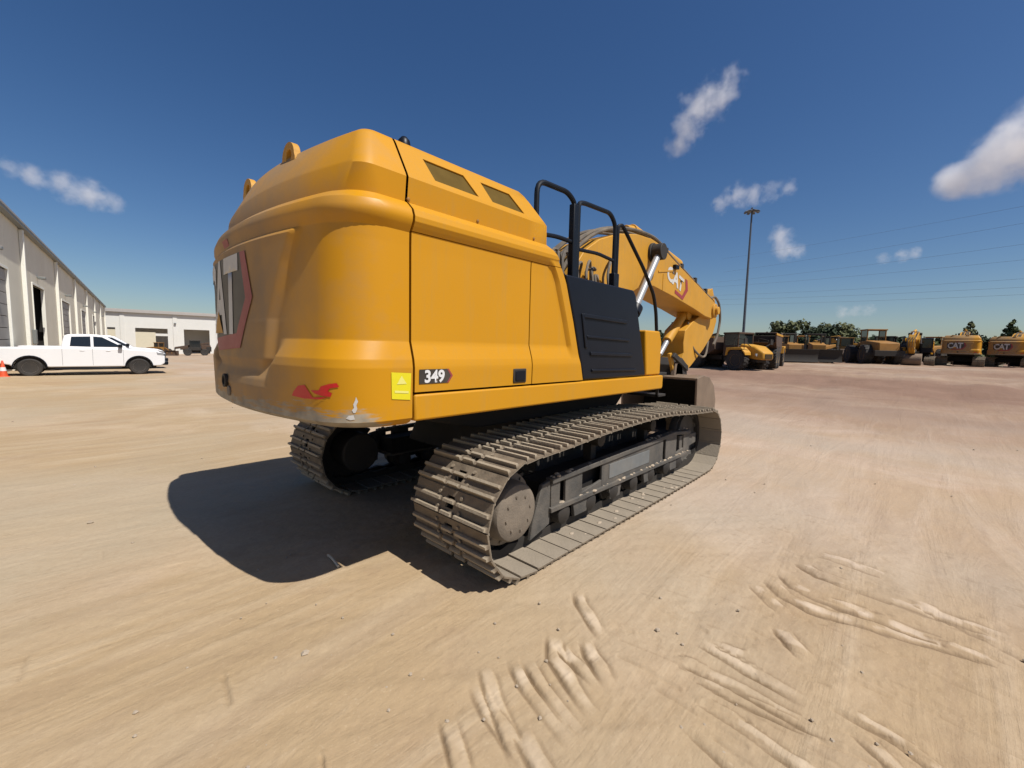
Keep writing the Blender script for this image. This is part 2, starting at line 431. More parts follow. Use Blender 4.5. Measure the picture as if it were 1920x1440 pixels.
def rounded(pts, r=0.08, n=5):
    """a path with its corners rounded, for bent tube"""
    P = [Vector(p) for p in pts]; out = [P[0]]
    for i in range(1, len(P) - 1):
        a, b, c = P[i - 1], P[i], P[i + 1]
        q = min(r, (a - b).length * .45, (c - b).length * .45)
        s, e = b + (a - b).normalized() * q, b + (c - b).normalized() * q
        for k in range(n + 1):
            t = k / n
            out.append((1 - t) ** 2 * s + 2 * t * (1 - t) * b + t * t * e)
    return out + [P[-1]]

def lerp(keys, z):
    for (z0, *a), (z1, *b) in zip(keys, keys[1:]):
        if z <= z1:
            t = 0 if z1 == z0 else max(0, (z - z0) / (z1 - z0))
            return [p + (q - p) * t for p, q in zip(a, b)]
    return list(keys[-1][1:])

def text_mesh(txt, size, fn, name, mat, parent, bold=0.0, spacing=1.0, sx=1.0, maxlen=0.12, center=True):
    """letters laid on a surface: fn maps flat (x, y) to a point of that surface"""
    cu = bpy.data.curves.new(name, 'FONT')
    cu.body = txt; cu.size = size; cu.offset = bold; cu.space_character = spacing
    cu.resolution_u = 3
    ob = bpy.data.objects.new(name, cu)
    COL.objects.link(ob)
    dg = bpy.context.evaluated_depsgraph_get()
    me = bpy.data.meshes.new_from_object(ob.evaluated_get(dg))
    bpy.data.objects.remove(ob); bpy.data.curves.remove(cu)
    return lay(me, fn, name, mat, parent, maxlen, sx, center)

def lay(me, fn, name, mat, parent, maxlen=0.12, sx=1.0, center=True):
    bm = bmesh.new(); bm.from_mesh(me)
    bmesh.ops.triangulate(bm, faces=bm.faces)
    for _ in range(5):
        long = [e for e in bm.edges if e.calc_length() > maxlen]
        if not long: break
        bmesh.ops.subdivide_edges(bm, edges=long, cuts=1)
        bmesh.ops.triangulate(bm, faces=bm.faces)
    xs = [v.co.x for v in bm.verts]; ys = [v.co.y for v in bm.verts]
    cx, cy = ((min(xs) + max(xs)) / 2, (min(ys) + max(ys)) / 2) if center else (0, 0)
    for v in bm.verts: v.co = fn((v.co.x - cx) * sx, v.co.y - cy)
    bm.to_mesh(me); bm.free()
    me.materials.clear(); me.materials.append(mat)
    return put(name, me, parent)

def decal(poly, fn, name, mat, parent, maxlen=0.12):
    me = bpy.data.meshes.new(name)
    me.from_pydata([(x, y, 0) for x, y in poly], [], [list(range(len(poly)))])
    return lay(me, fn, name, mat, parent, maxlen, center=False)

def sstep(t):
    t = np.clip(t, 0, 1); return t * t * (3 - 2 * t)

def ground_z(x, y):
    """gentle lie of the yard: it climbs towards the parked machines and falls away towards the far shed"""
    x = np.asarray(x, float); y = np.asarray(y, float)
    dx, dy = x - CAM.x, y - CAM.y
    D = np.hypot(dx, dy)
    rel = (np.degrees(np.arctan2(dy, dx)) - 42.65 + 180) % 360 - 180
    zr = 1.0 * sstep((D - 12) / 45) * sstep((-rel - 3) / 25) * sstep((150 + rel) / 40)
    zl = -1.80 * sstep((D - 30) / 105 * 0.98) * sstep((rel - 20) / 18) * sstep((150 - rel) / 40)
    return zr + zl

def spot(u, depth):
    """where the sight line of a photo column meets the yard at a given distance"""
    p = CAM + (FW + RT * ((u - 960) / F_PX) - UP * ((665 - 720) / F_PX)) * depth
    return (p.x, p.y, float(ground_z(p.x, p.y)))

# ------------------------------------------------------------------ ground
GROOVES = [
 [(0.11, -3.33), (0.07, -3.55), (0.02, -3.84)], [(-0.18, -3.27), (-0.32, -3.44), (-0.37, -3.63)],
 [(-0.48, -3.22), (-0.7, -3.36), (-0.77, -3.53), (-0.76, -3.78), (-0.8, -4.14)],
 [(-0.7, -3.15), (-0.9, -3.32), (-0.97, -3.53), (-0.88, -4.08), (-0.82, -4.39)], [(-0.86, -3.08), (-1.07, -3.28)],
 [(-1.92, -3.03), (-1.95, -3.26), (-1.98, -3.49)], [(-2.24, -3.02), (-2.17, -3.12), (-2.16, -3.33), (-2.17, -3.67)],
 [(-2.24, -3.1), (-2.24, -3.36), (-2.21, -3.58)], [(-2.39, -3.15), (-2.4, -3.4), (-2.44, -3.65)],
 [(-2.59, -3.19), (-2.63, -3.34), (-2.66, -3.45)], [(-1.99, -3.79), (-2.15, -3.98)], [(-1.34, -3.34), (-1.51, -3.48)],
 [(-1.86, -3.08), (-1.87, -3.29)], [(-0.28, -3.97), (-0.43, -4.29), (-0.64, -4.58)], [(-0.41, -3.67), (-0.42, -4.08), (-0.42, -4.43)],
 [(-1.9, -3.71), (-1.94, -3.97), (-2.01, -4.12)], [(-3.01, -2.2), (-3.15, -2.43), (-3.25, -2.63)],
 [(-2.86, -2.29), (-2.96, -2.48), (-3.04, -2.74)], [(-2.5, -2.31), (-2.68, -2.47), (-2.8, -2.71)], [(-2.54, -2.4), (-2.61, -2.52), (-2.64, -2.63)],
 [(-2.38, -2.48), (-2.51, -2.61), (-2.56, -2.69)], [(-3.13, -2.25), (-3.23, -2.47), (-3.26, -2.63)], [(-2.8, -2.35), (-2.89, -2.55), (-2.96, -2.73)],
 [(-3.38, -2.31), (-3.43, -2.42), (-3.49, -2.54)], [(-2.78, -2.89), (-2.81, -3.0)], [(-2.72, -2.92), (-2.74, -3.0)], [(-3.34, -2.58), (-3.4, -2.68)],
 [(-1.97, -2.15), (-2.1, -2.27), (-2.22, -2.45)], [(-3.18, -2.62), (-3.26, -2.82)],
 [(-4.85, -0.57), (-4.74, -0.53)]]

def vnoise(x, y, seed=0):
    """smooth value noise on arrays"""
    xi, yi = np.floor(x).astype(np.int64), np.floor(y).astype(np.int64)
    fx, fy = x - xi, y - yi
    fx, fy = fx * fx * (3 - 2 * fx), fy * fy * (3 - 2 * fy)
    def h(a, b):
        q = (a * 374761393 + b * 668265263 + seed * 1442695041) & 0x7fffffff
        q = ((q ^ (q >> 13)) * 1274126177) & 0x7fffffff
        return ((q ^ (q >> 16)) & 0xffff) / 65535.0
    return (h(xi, yi) * (1 - fx) + h(xi + 1, yi) * fx) * (1 - fy) + (h(xi, yi + 1) * (1 - fx) + h(xi + 1, yi + 1) * fx) * fy - 0.5

def seg_dist(x, y, a, b):
    ax, ay = a; bx, by = b; L2 = (bx - ax) ** 2 + (by - ay) ** 2
    t = np.clip(((x - ax) * (bx - ax) + (y - ay) * (by - ay)) / L2, 0, 1)
    px, py = x - ax - t * (bx - ax), y - ay - t * (by - ay)
    return np.hypot(px, py), np.sign((bx - ax) * (y - ay) - (by - ay) * (x - ax))

def build_ground():
    r = [0.0, 0.25, 0.5]
    while r[-1] < 8: r.append(r[-1] * 1.0058)
    while r[-1] < 7000: r.append(r[-1] * 1.035)
    r = np.array(r[1:])
    th = np.concatenate([np.arange(-66, 66, 0.24), np.arange(66, 294, 4.0)]) + math.degrees(YAW)
    th = np.radians(th)
    A, B = np.meshgrid(r, th, indexing='ij')
    x = CAM.x + A * np.cos(B); y = CAM.y + A * np.sin(B)
    z = ground_z(x, y)
    near = np.exp(-(A / 9.0) ** 2)
    fade = np.clip(1 - (A - 60) / 200, 0, 1)
    z = z + vnoise(x * .35, y * .35, 1) * 0.05 * np.clip(A / 14, 0, 1) * fade + vnoise(x * 1.3, y * 1.3, 2) * 0.02 * fade
    # smeared relief running across, as scraped by tracks turning
    c, s = math.cos(R(38)), math.sin(R(38))
    u, v = x * c - y * s, x * s + y * c
    z += (vnoise(u * 1.1 + 3 * vnoise(x * .6, y * .6, 7), v * 7, 3) * 0.014 + vnoise(u * 3, v * 16, 4) * 0.007) * near * (0.35 + 1.1 * np.clip(vnoise(x * .5, y * .5, 5) + .55, 0, 1))
    z += (vnoise(x * 14, y * 14, 6) * 0.005 + vnoise(x * 33, y * 33, 8) * 0.003) * near
    # churned lumps in the yard to the right
    lump = sstep((x - 9) / 10) * sstep((22 - y) / 10) * np.clip(1 - (A - 40) / 40, 0, 1)
    z += lump * (np.abs(vnoise(x * .45, y * .45, 9)) * 0.28 + vnoise(x * 1.6, y * 1.6, 11) * 0.10)
    # grooves pressed by track grousers, each with a raised lip on one side
    rows = np.where(r < 6)[0]; n = rows[-1] + 1
    xs, ys = x[:n], y[:n]; g = np.zeros_like(xs)
    rnd = random.Random(3)
    pr_ = np.zeros_like(xs)
    for line in GROOVES:
        L = sum(math.dist(p, q) for p, q in zip(line, line[1:]))
        if L < .13: continue
        (ax, ay), (bx, by) = line[-2], line[-1]      # let the line run on a little before it dies out
        e = .22 / math.dist((ax, ay), (bx, by))
        line = line + [(bx + (bx - ax) * e, by + (by - ay) * e)]
        L = sum(math.dist(p, q) for p, q in zip(line, line[1:]))
        mid = line[len(line) // 2]
        w_ = max(rnd.uniform(0.012, 0.017), .0058 * math.hypot(mid[0] - CAM.x, mid[1] - CAM.y)); dep = rnd.uniform(0.013, 0.020)
        lo = np.array(line).min(0) - .3; hi = np.array(line).max(0) + .3
        B_ = (xs > lo[0]) & (xs < hi[0]) & (ys > lo[1]) & (ys < hi[1])
        X_, Y_ = xs[B_], ys[B_]
        best = np.full_like(X_, 9.0); side = np.zeros_like(X_); along = np.zeros_like(X_)
        acc = 0.0
        for p, q in zip(line, line[1:]):
            d, sg = seg_dist(X_, Y_, p, q)
            l_ = math.dist(p, q)
            t = np.clip(((X_ - p[0]) * (q[0] - p[0]) + (Y_ - p[1]) * (q[1] - p[1])) / l_ ** 2, 0, 1)
            k = d < best; best = np.where(k, d, best); side = np.where(k, sg, side); along = np.where(k, acc + t * l_, along)
            acc += l_
        sd = best * side + vnoise(X_ * 4, Y_ * 4, 13) * 0.012      # signed distance from the crack
        taper = sstep(along / .14) * sstep((L - along) / .26)
        taper = taper * np.clip(.75 + .9 * vnoise(X_ * 4, Y_ * 4, 31), .35, 1)
        wv = 1 + 0.8 * vnoise(X_ * 5, Y_ * 5, 17)
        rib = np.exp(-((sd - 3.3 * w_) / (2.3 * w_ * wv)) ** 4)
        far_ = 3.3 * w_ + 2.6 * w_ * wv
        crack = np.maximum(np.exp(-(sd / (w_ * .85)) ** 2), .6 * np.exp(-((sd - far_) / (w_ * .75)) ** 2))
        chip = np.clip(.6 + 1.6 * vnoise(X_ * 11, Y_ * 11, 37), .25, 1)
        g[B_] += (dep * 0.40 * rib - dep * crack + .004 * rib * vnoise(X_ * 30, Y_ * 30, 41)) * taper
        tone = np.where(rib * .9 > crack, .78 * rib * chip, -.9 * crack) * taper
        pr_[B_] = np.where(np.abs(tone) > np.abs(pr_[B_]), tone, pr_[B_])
    # short scuffs
    for k in range(330):
        cx_, cy_ = rnd.uniform(-2.6, 2.6), rnd.uniform(-5.2, -2.5)
        if k > 325: cx_, cy_ = rnd.uniform(-4.8, -3.6), rnd.uniform(-2.6, 1.5)
        a = R(-92 + rnd.gauss(0, 9)); L = rnd.uniform(.05, .5)
        p, q = (cx_, cy_), (cx_ + L * math.cos(a), cy_ + L * math.sin(a))
        box = (xs > min(p[0], q[0]) - .1) & (xs < max(p[0], q[0]) + .1) & (ys > min(p[1], q[1]) - .1) & (ys < max(p[1], q[1]) + .1)
        if not box.any(): continue
        d, sg = seg_dist(xs[box], ys[box], p, q)
        w_ = rnd.uniform(.007, .012); dep = rnd.uniform(.003, .010)
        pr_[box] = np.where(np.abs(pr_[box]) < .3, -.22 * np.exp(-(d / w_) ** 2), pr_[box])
        g[box] += -dep * np.exp(-(d / w_) ** 2) + dep * .7 * np.exp(-((d - 2 * w_) / w_) ** 2) * (sg > 0)
    z[:n] += g
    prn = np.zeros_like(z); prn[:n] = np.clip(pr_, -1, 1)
    ne, na = A.shape
    V = np.empty((ne * na + 1, 3)); V[:-1, 0] = x.ravel(); V[:-1, 1] = y.ravel(); V[:-1, 2] = z.ravel()
    V[-1] = (CAM.x, CAM.y, 0)
    i, j = np.meshgrid(np.arange(ne - 1), np.arange(na), indexing='ij')
    j2 = (j + 1) % na
    Q = np.stack([i * na + j, (i + 1) * na + j, (i + 1) * na + j2, i * na + j2], -1).reshape(-1, 4)
    j = np.arange(na)
    T = np.stack([np.full(na, ne * na), j, (j + 1) % na], -1)
    me = bpy.data.meshes.new('ground')
    me.vertices.add(len(V)); me.vertices.foreach_set('co', V.ravel())
    loops = np.concatenate([Q.ravel(), T.ravel()])
    me.loops.add(len(loops)); me.loops.foreach_set('vertex_index', loops.astype(np.int32))
    starts = np.concatenate([np.arange(len(Q)) * 4, len(Q) * 4 + np.arange(len(T)) * 3])
    me.polygons.add(len(starts)); me.polygons.foreach_set('loop_start', starts.astype(np.int32))
    me.polygons.foreach_set('use_smooth', np.ones(len(starts), bool))
    me.update(calc_edges=True)
    at_ = me.attributes.new('compaction_shade', 'FLOAT', 'POINT')  # carries pressed-soil tone and the painted relief shading of the prints
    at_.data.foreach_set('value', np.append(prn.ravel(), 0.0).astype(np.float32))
    me.materials.append(M['ground'])
    return tag(put('ground', me), kind='structure')
build_ground()

# ------------------------------------------------------------------ the excavator
ex = thing('crawler_excavator', 'large yellow crawler excavator in the middle of the sandy yard, seen from its right rear', 'excavator')

W_KEYS = [  # height, half width, rear reach
 (1.300, 1.395, 3.53), (1.318, 1.435, 3.585), (1.350, 1.465, 3.63), (1.690, 1.470, 3.64), (1.745, 1.462, 3.632), (1.865, 1.424, 3.578),
 (2.10, 1.423, 3.575), (2.50, 1.422, 3.572), (2.585, 1.424, 3.574), (2.625, 1.448, 3.590), (2.655, 1.464, 3.602), (2.690, 1.466, 3.603), (2.735, 1.448, 3.585), (2.785, 1.392, 3.525),
 (2.795, 1.370, 3.488), (2.955, 1.388, 3.474), (2.980, 1.376, 3.460), (3.215, 1.235, 3.335), (3.245, 1.212, 3.295), (3.262, 1.18, 3.25), (3.270, 1.10, 3.16)]
SEAM = -2.955
RARC = 5.0

def prof(z): return lerp(W_KEYS, z)

def proud(y, z):
    """the raised middle panel of the rear face"""
    yb = lerp([(1.66, 0.60), (1.72, 0.66), (2.0, 0.72), (2.38, 0.90), (2.60, 1.03), (2.8, 1.1)], z)[0]
    up_ = float(sstep((z - 1.63) / .09)) * float(sstep((2.60 - z) / .05))
    return 0.045 * float(sstep((yb - abs(y)) / 0.085)) * up_

def rear_x(y, z):
    A = prof(z)[1]
    if 1.5 < z < 2.0:       # in the middle the step of the bumper sits lower
        yb = lerp([(1.66, 0.60), (1.72, 0.66), (2.0, 0.80)], z)[0]
        k = float(sstep((yb + .10 - abs(y)) / 0.12))
        A = A + (prof(min(z + .17, 1.93))[1] - A) * k
    xc = -A + RARC
    return xc - math.sqrt(RARC ** 2 - y * y) - proud(y, z)

def outline(z):
    Wd, A = prof(z)
    rc = lerp([(2.70, .36), (2.79, .30), (2.80, .14), (2.96, .12), (3.25, .08), (3.27, .04)], z)[0]
    xc = -A + RARC
    fx = min(SEAM - .004, xc - math.sqrt((RARC - rc) ** 2 - (Wd - rc) ** 2))
    pts = []
    for k in range(5): pts.append((SEAM + (fx - SEAM) * k / 5, -Wd))
    a0, a1 = -math.pi / 2, math.atan2(-(Wd - rc), fx - xc)
    a1 = a1 if a1 < -math.pi / 2 else a1
    if a1 > 0: a1 -= 2 * math.pi
    for k in range(10):
        a = a0 + (a1 - a0) * k / 10
        pts.append((fx + rc * math.cos(a), -(Wd - rc) + rc * math.sin(a)))
    yc = RARC * math.sin(a1)
    n = 150
    half = pts
    arc = [(rear_x(yc + (-2 * yc) * k / n, z), yc + (-2 * yc) * k / n) for k in range(n + 1)]
    return half + arc + [(x, -y) for x, y in half[::-1]]

def build_counterweight():
    zs = sorted(set([k[0] for k in W_KEYS] + [round(1.50 + .0125 * i, 4) for i in range(88)]))
    b = MB()
    rows = [[(x, y, z) for x, y in outline(z)] for z in zs]
    n = len(rows[0])
    b.grid(rows)
    k = len(b.v)
    b.f.append([(len(rows) - 1) * n + i for i in range(n)])
    b.f.append(list(range(n))[::-1])
    for q in range(len(rows) - 1):      # the flat front face, behind the seam
        b.f.append([q * n, (q + 1) * n, (q + 1) * n + n - 1, q * n + n - 1])
    o = b.build('counterweight', M['cw'], ex, smooth=28)
    o['label'] = 'dusty yellow counterweight with a rounded rear and a scraped lower edge'
    return o
cw = build_counterweight()

# lifting eyes on the rear top edge
for y in (-0.40, 0.66):
    b = MB()
    base = rear_x(y, 3.2)
    # plate with a hole: sectors from the outer outline to the hole
    n = 32
    O = []
    for k in range(n):
        a = 2 * math.pi * k / n
        dx, dz = math.cos(a), math.sin(a)
        rr = .115 if dz >= 0 else min(.128 / max(abs(dx), 1e-6), .13 / max(-dz, 1e-6))
        O.append((dx * rr, .07 + dz * rr))
    I = [(.05 * math.cos(2 * math.pi * k / n) - .01, .075 + .05 * math.sin(2 * math.pi * k / n)) for k in range(n)]
    x0, x1 = base - .005, base + .045
    rings = [[(x0, y + p[0], 3.155 + p[1] * .9) for p in O], [(x1, y + p[0], 3.155 + p[1] * .9) for p in O],
             [(x1, y + p[0], 3.155 + p[1] * .9) for p in I], [(x0, y + p[0], 3.155 + p[1] * .9) for p in I], [(x0, y + p[0], 3.155 + p[1] * .9) for p in O]]
    b.loft(rings, cap=False)
    b.build('lifting_eye', M['yellow_worn'], cw, bevel=0.006)

# rear badge: black slab, red edge, white letters and a yellow triangle
off = lambda e: (lambda y, z: Vector((rear_x(-y, z) - e, -y, z)))
decal([(-1.010, 2.500), (0.210, 2.500), (0.310, 2.160), (0.110, 1.900), (-0.610, 1.860), (-1.010, 1.900)], off(.006), 'black_badge_field', M['black_ink'], cw)
decal([(0.210, 2.500), (0.310, 2.500), (0.435, 2.160), (0.180, 1.790), (-0.610, 1.750), (-0.610, 1.860), (0.110, 1.900), (0.310, 2.160)], off(.0065), 'red_badge_edge', M['red_ink'], cw)
text_mesh('CAT', 0.80, lambda x, y: off(.010)(x - 0.39, y + 2.195), 'badge_letters', M['white_ink'], cw, bold=0.028, spacing=0.93, sx=0.74)
decal([(-0.610, 1.905), (-0.430, 2.090), (-0.250, 1.905)], off(.014), 'yellow_triangle', M['yellow_worn'], cw)

# stickers and marks on the counterweight
def cside(e):
    cache = {}
    def fn(s, z):
        P = outline(z); acc = 0.0
        for (xa, ya), (xb, yb) in zip(P, P[1:]):
            d = math.hypot(xb - xa, yb - ya)
            if d > 1e-9 and acc + d >= s:
                t = (s - acc) / d
                n = Vector((yb - ya, -(xb - xa), 0)) / d
                p = Vector((xa + (xb - xa) * t, ya + (yb - ya) * t, z))
                if n.dot(Vector((p.x + 2.0, p.y, 0))) < 0: n = -n
                return p + n * e
            acc += d
        return Vector((*P[-1], z))
    return fn
decal([(0.02, 1.475), (0.16, 1.49), (0.165, 1.665), (0.015, 1.655)], cside(.004), 'warning_label', M['warn'], cw, 0.05)
decal([(0.05, 1.585), (0.09, 1.64), (0.125, 1.585)], cside(.006), 'label_print', M['warn_pale'], cw, 0.05)
decal([(0.035, 1.52), (0.14, 1.53), (0.14, 1.545), (0.035, 1.535)], cside(.006), 'label_print', M['warn_pale'], cw, 0.05)
# torn red marking, two blots joined by a thin smear
decal([(0.485, 1.575), (0.50, 1.60), (0.55, 1.592), (0.61, 1.575), (0.63, 1.548), (0.70, 1.545), (0.66, 1.525), (0.60, 1.515), (0.54, 1.512), (0.53, 1.535), (0.56, 1.548), (0.545, 1.565)], cside(.004), 'red_marking', M['red'], cw, 0.04)
decal([(0.72, 1.535), (0.76, 1.575), (0.83, 1.565), (0.88, 1.525), (0.90, 1.495), (0.82, 1.49), (0.76, 1.485), (0.68, 1.50)], cside(.004), 'red_marking', M['red'], cw, 0.04)
decal([(0.55, 1.512), (0.72, 1.497), (0.78, 1.487), (0.62, 1.492)], cside(.0045), 'red_marking', M['red'], cw, 0.04)
decal([(0.388, 1.415), (0.378, 1.44), (0.384, 1.462), (0.374, 1.485), (0.386, 1.515), (0.392, 1.49), (0.402, 1.468), (0.398, 1.445), (0.41, 1.43), (0.40, 1.412)], cside(.003), 'scraped_patch', M['white_ink'], cw, 0.05)
decal([(0.392, 1.372), (0.40, 1.40), (0.43, 1.396), (0.445, 1.378), (0.42, 1.368)], cside(.003), 'scraped_patch', M['white_ink'], cw, 0.05)
decal([(-0.36, 2.60), (-0.18, 2.60), (-0.16, 2.655), (-0.34, 2.655)], off(.004), 'red_reflector', M['red_ink'], cw, 0.06)
b = MB(); b.lathe([(0.055, 0), (0.055, -.02), (.035, -.022), (.03, .01)], (rear_x(-.17, 1.52), .17, 1.52), axis='x', n=18); b.build('tow_pin', M['dark'], cw)
b = MB(); b.lathe([(0.04, 0.01), (0.04, -.012), (.01, -.014)], (rear_x(-.08, 1.44), .10, 1.44), axis='x', n=16); b.build('plug', M['drive'], cw)

# side covers, drawn as one surface split by its shut lines
def front_edge(z):
    return lerp([(1.50, -0.862), (1.72, -0.93), (2.10, -1.06), (2.46, -1.20), (2.565, -1.262), (2.66, -1.345), (2.74, -1.42), (2.79, -1.46)], z)[0]
def cover_w(x, z):
    Wd = prof(z)[0]
    if z < 2.66:
        d = front_edge(z) - x
        rim = float(sstep((0.17 - d) / 0.05))
        tgt = 1.458 if z > 1.75 else Wd
        Wd = Wd + max(0, tgt - Wd) * rim
        Wd -= 0.02 * float(sstep((0.02 - d) / 0.02))
    return Wd

def cover(name, x0, x1, z0, z1, sgn, nx=26, mat='yellow', thick=0.03):
    zs = sorted(set([z0, z1] + [k[0] for k in W_KEYS if z0 < k[0] < z1] + [z0 + (z1 - z0) * i / 24 for i in range(25)]))
    def xe(z): return front_edge(z) if x1 is None else x1
    def xrow(z):
        e = xe(z)
        if x1 is not None: return [x0 + (e - x0) * i / 3 for i in range(4)]
        t = [x0, x0 + (e - .24 - x0) * .5, e - .24] + [e - .20 + .02 * i for i in range(10)] + [e]
        return [max(x0, q) if q > x0 else x0 + 1e-4 * i for i, q in enumerate(t)]
    b = MB()
    outer = [[(x, -sgn * cover_w(x, z), z) for x in xrow(z)] for z in zs]
    b.grid(outer)
    n = len(outer[0]); m_ = len(outer)
    inner_k = len(b.v)
    b.v += [(x, y + sgn * thick, z) for r in outer for x, y, z in r]
    def side(idx):
        for a, c in zip(idx, idx[1:]): b.f.append([a, c, c + inner_k, a + inner_k])
    side([i for i in range(n)]); side([(m_ - 1) * n + i for i in range(n)]); side([k * n for k in range(m_)]); side([k * n + n - 1 for k in range(m_)])
    return b.build(name, M[mat], ex, smooth=28)

for sg in (1, -1):
    if sg == 1:
        d1 = cover('engine_door', SEAM + .018, -1.712, 1.523, 2.592, sg)
        d2 = cover('pump_door', -1.700, None, 1.523, 2.592, sg)
        cover('upper_side_cover', SEAM + .018, None, 2.598, 2.787, sg)
    else:
        cover('side_door', SEAM + .018, -1.712, 1.523, 2.592, sg)
        cover('upper_side_cover', SEAM + .018, -0.35, 2.598, 2.787, sg)
        cover('side_door', -1.700, -0.35, 1.523, 2.592, sg)

# hood with two screened vents in its sloping side
def hood_w(z): return prof(z)[0]
HX0 = SEAM + .018
def hood_front(z): return lerp([(2.79, -1.43), (2.96, -1.46), (3.20, -1.60), (3.27, -1.70)], z)[0]
b = MB()
VENTS = [((-2.70, -2.74), (-2.28, -2.36)), ((-2.13, -2.18), (-1.74, -1.84))]      # (bottom, top) x at each edge
for sg in (1, -1):
    low = [2.788, 2.795, 2.955, 2.980]
    b.grid([[(HX0 + (hood_front(z) - HX0) * i / 6, -sg * hood_w(z), z) for i in range(7)] for z in low])
    zr = [2.980, 3.004, 3.165, 3.215]
    def col(z):
        t = (z - 3.004) / .161
        c = [HX0]
        for (lb, lt), (rb, rt_) in VENTS: c += [lb + (lt - lb) * t, rb + (rt_ - rb) * t]
        return c + [hood_front(z)]
    rows = [[(x, -sg * hood_w(z), z) for x in col(z)] for z in zr]
    k0 = len(b.v); n = 6
    for r in rows: b.v += r
    for q in range(3):
        for i in range(5):
            if q == 1 and i in (1, 3):
                f = [k0 + q * n + i, k0 + q * n + i + 1, k0 + (q + 1) * n + i + 1, k0 + (q + 1) * n + i]
                kk = len(b.v)
                b.v += [(b.v[p][0], b.v[p][1] + sg * .03, b.v[p][2] - .012) for p in f]
                for a in range(4): b.f.append([f[a], f[(a + 1) % 4], kk + (a + 1) % 4, kk + a])
                continue
            b.f.append([k0 + q * n + i, k0 + q * n + i + 1, k0 + (q + 1) * n + i + 1, k0 + (q + 1) * n + i])
    top = [3.215, 3.245, 3.262, 3.270]
    b.grid([[(HX0 + (hood_front(z) - HX0) * i / 6, -sg * hood_w(z), z) for i in range(7)] for z in top])
# roof of the hood and its sloping front
b.grid([[(HX0 + (hood_front(3.27) - HX0) * i / 4, y, 3.27) for i in range(5)] for y in (-1.10, 0, 1.10)])
b.grid([[(hood_front(z), -hood_w(z) + 2 * hood_w(z) * i / 6, z) for i in range(7)] for z in [k[0] for k in W_KEYS if k[0] > 2.79]])
bm_ = b.mesh('hood', M['yellow'], 28)
bmw = bmesh.new(); bmw.from_mesh(bm_); bmesh.ops.remove_doubles(bmw, verts=bmw.verts, dist=0.0006); bmesh.ops.recalc_face_normals(bmw, faces=bmw.faces); bmw.to_mesh(bm_); bmw.free()
hood = put('hood', bm_, ex)
for sg in (1, -1):
    for (lb, lt), (rb, rt_) in VENTS:
        y0, y1 = -sg * (hood_w(2.99) - .010), -sg * (hood_w(3.165) - .010)
        s_ = MB(); s_.add([(lb - .01, y0, 2.985), (rb + .01, y0, 2.985), (rt_ + .01, y1, 3.160), (lt - .01, y1, 3.160)], [[0, 1, 2, 3]])
        s_.build('vent_screen', M['mesh_screen'], hood, smooth=0)
b = MB(); b.lathe([(.045, 0), (.05, .01), (.05, .05), (.042, .09), (.02, .115), (.004, .12)], (-2.74, -1.03, 3.268), n=20, axis='z'); b.build('beacon', M['black'], hood)
b = MB(); b.lathe([(.05, 0), (.05, .18), (.06, .2), (.06, .22)], (-2.1, 0.5, 3.268), n=20, axis='z'); b.build('exhaust_pipe', M['dark'], hood)
for x, z in ((-2.93, 2.815), (-2.30, 2.815), (-1.62, 2.815)):
    b = MB(); b.lathe([(.012, 0.01), (.012, -.006), (.005, -.009)], (x, -hood_w(z), z), n=10); b.build('bolt', M['yellow_far'], hood)

# dark interior behind the covers
b = MB(); b.prism([(-2.93, 1.37), (-0.95, 1.37), (-1.46, 2.70), (-2.93, 2.70)], -1.34, 1.34); b.box(-2.93, -1.72, -1.15, 1.15, 2.705, 3.0); b.build('engine_bay', M['gap'], ex, smooth=0)
# main frame skirt along the right side and deck
b = MB(); b.prism([(SEAM + .018, 1.322), (1.065, 1.322), (1.09, 1.35), (1.09, 1.507), (SEAM + .018, 1.507)], -1.468, -1.36); b.build('side_skirt', M['yellow'], ex, bevel=0.016, seg=3)
b = MB(); b.prism([(SEAM + .018, 1.322), (1.7, 1.322), (1.7, 1.507), (SEAM + .018, 1.507)], 1.36, 1.468); b.build('side_skirt', M['yellow'], ex, bevel=0.012)
b = MB(); b.box(-2.95, 1.06, -1.35, 1.35, 1.325, 1.36); b.box(-1.6, 2.0, -.55, .55, 1.30, 1.42); b.build('deck_plate', M['dark'], ex, smooth=0)
# number badge, latch and small fittings on the right side
side = lambda e: (lambda x, z: Vector((x, -cover_w(-2.0, z) - e, z)))
bd = decal([(-2.905, 1.578), (-2.665, 1.578), (-2.63, 1.628), (-2.665, 1.678), (-2.905, 1.678)], side(.004), 'number_badge', M['black_ink'], d1, 0.2)
decal([(-2.665, 1.578), (-2.65, 1.578), (-2.612, 1.628), (-2.65, 1.678), (-2.665, 1.678), (-2.63, 1.628)], side(.0045), 'badge_edge', M['red_ink'], bd, 0.2)
text_mesh('349', 0.118, lambda x, y: side(.007)(x - 2.775, y + 1.628), 'badge_digits', M['white_clean'], bd, bold=0.004, maxlen=0.2, sx=1.0)
b = MB(); b.box(-1.955, -1.79, -1.478, -1.455, 1.542, 1.662); b.build('latch_frame', M['dark'], d1, bevel=.008)
b = MB(); b.box(-1.935, -1.81, -1.486, -1.476, 1.56, 1.645); b.build('door_latch', M['black'], d1, bevel=.006)

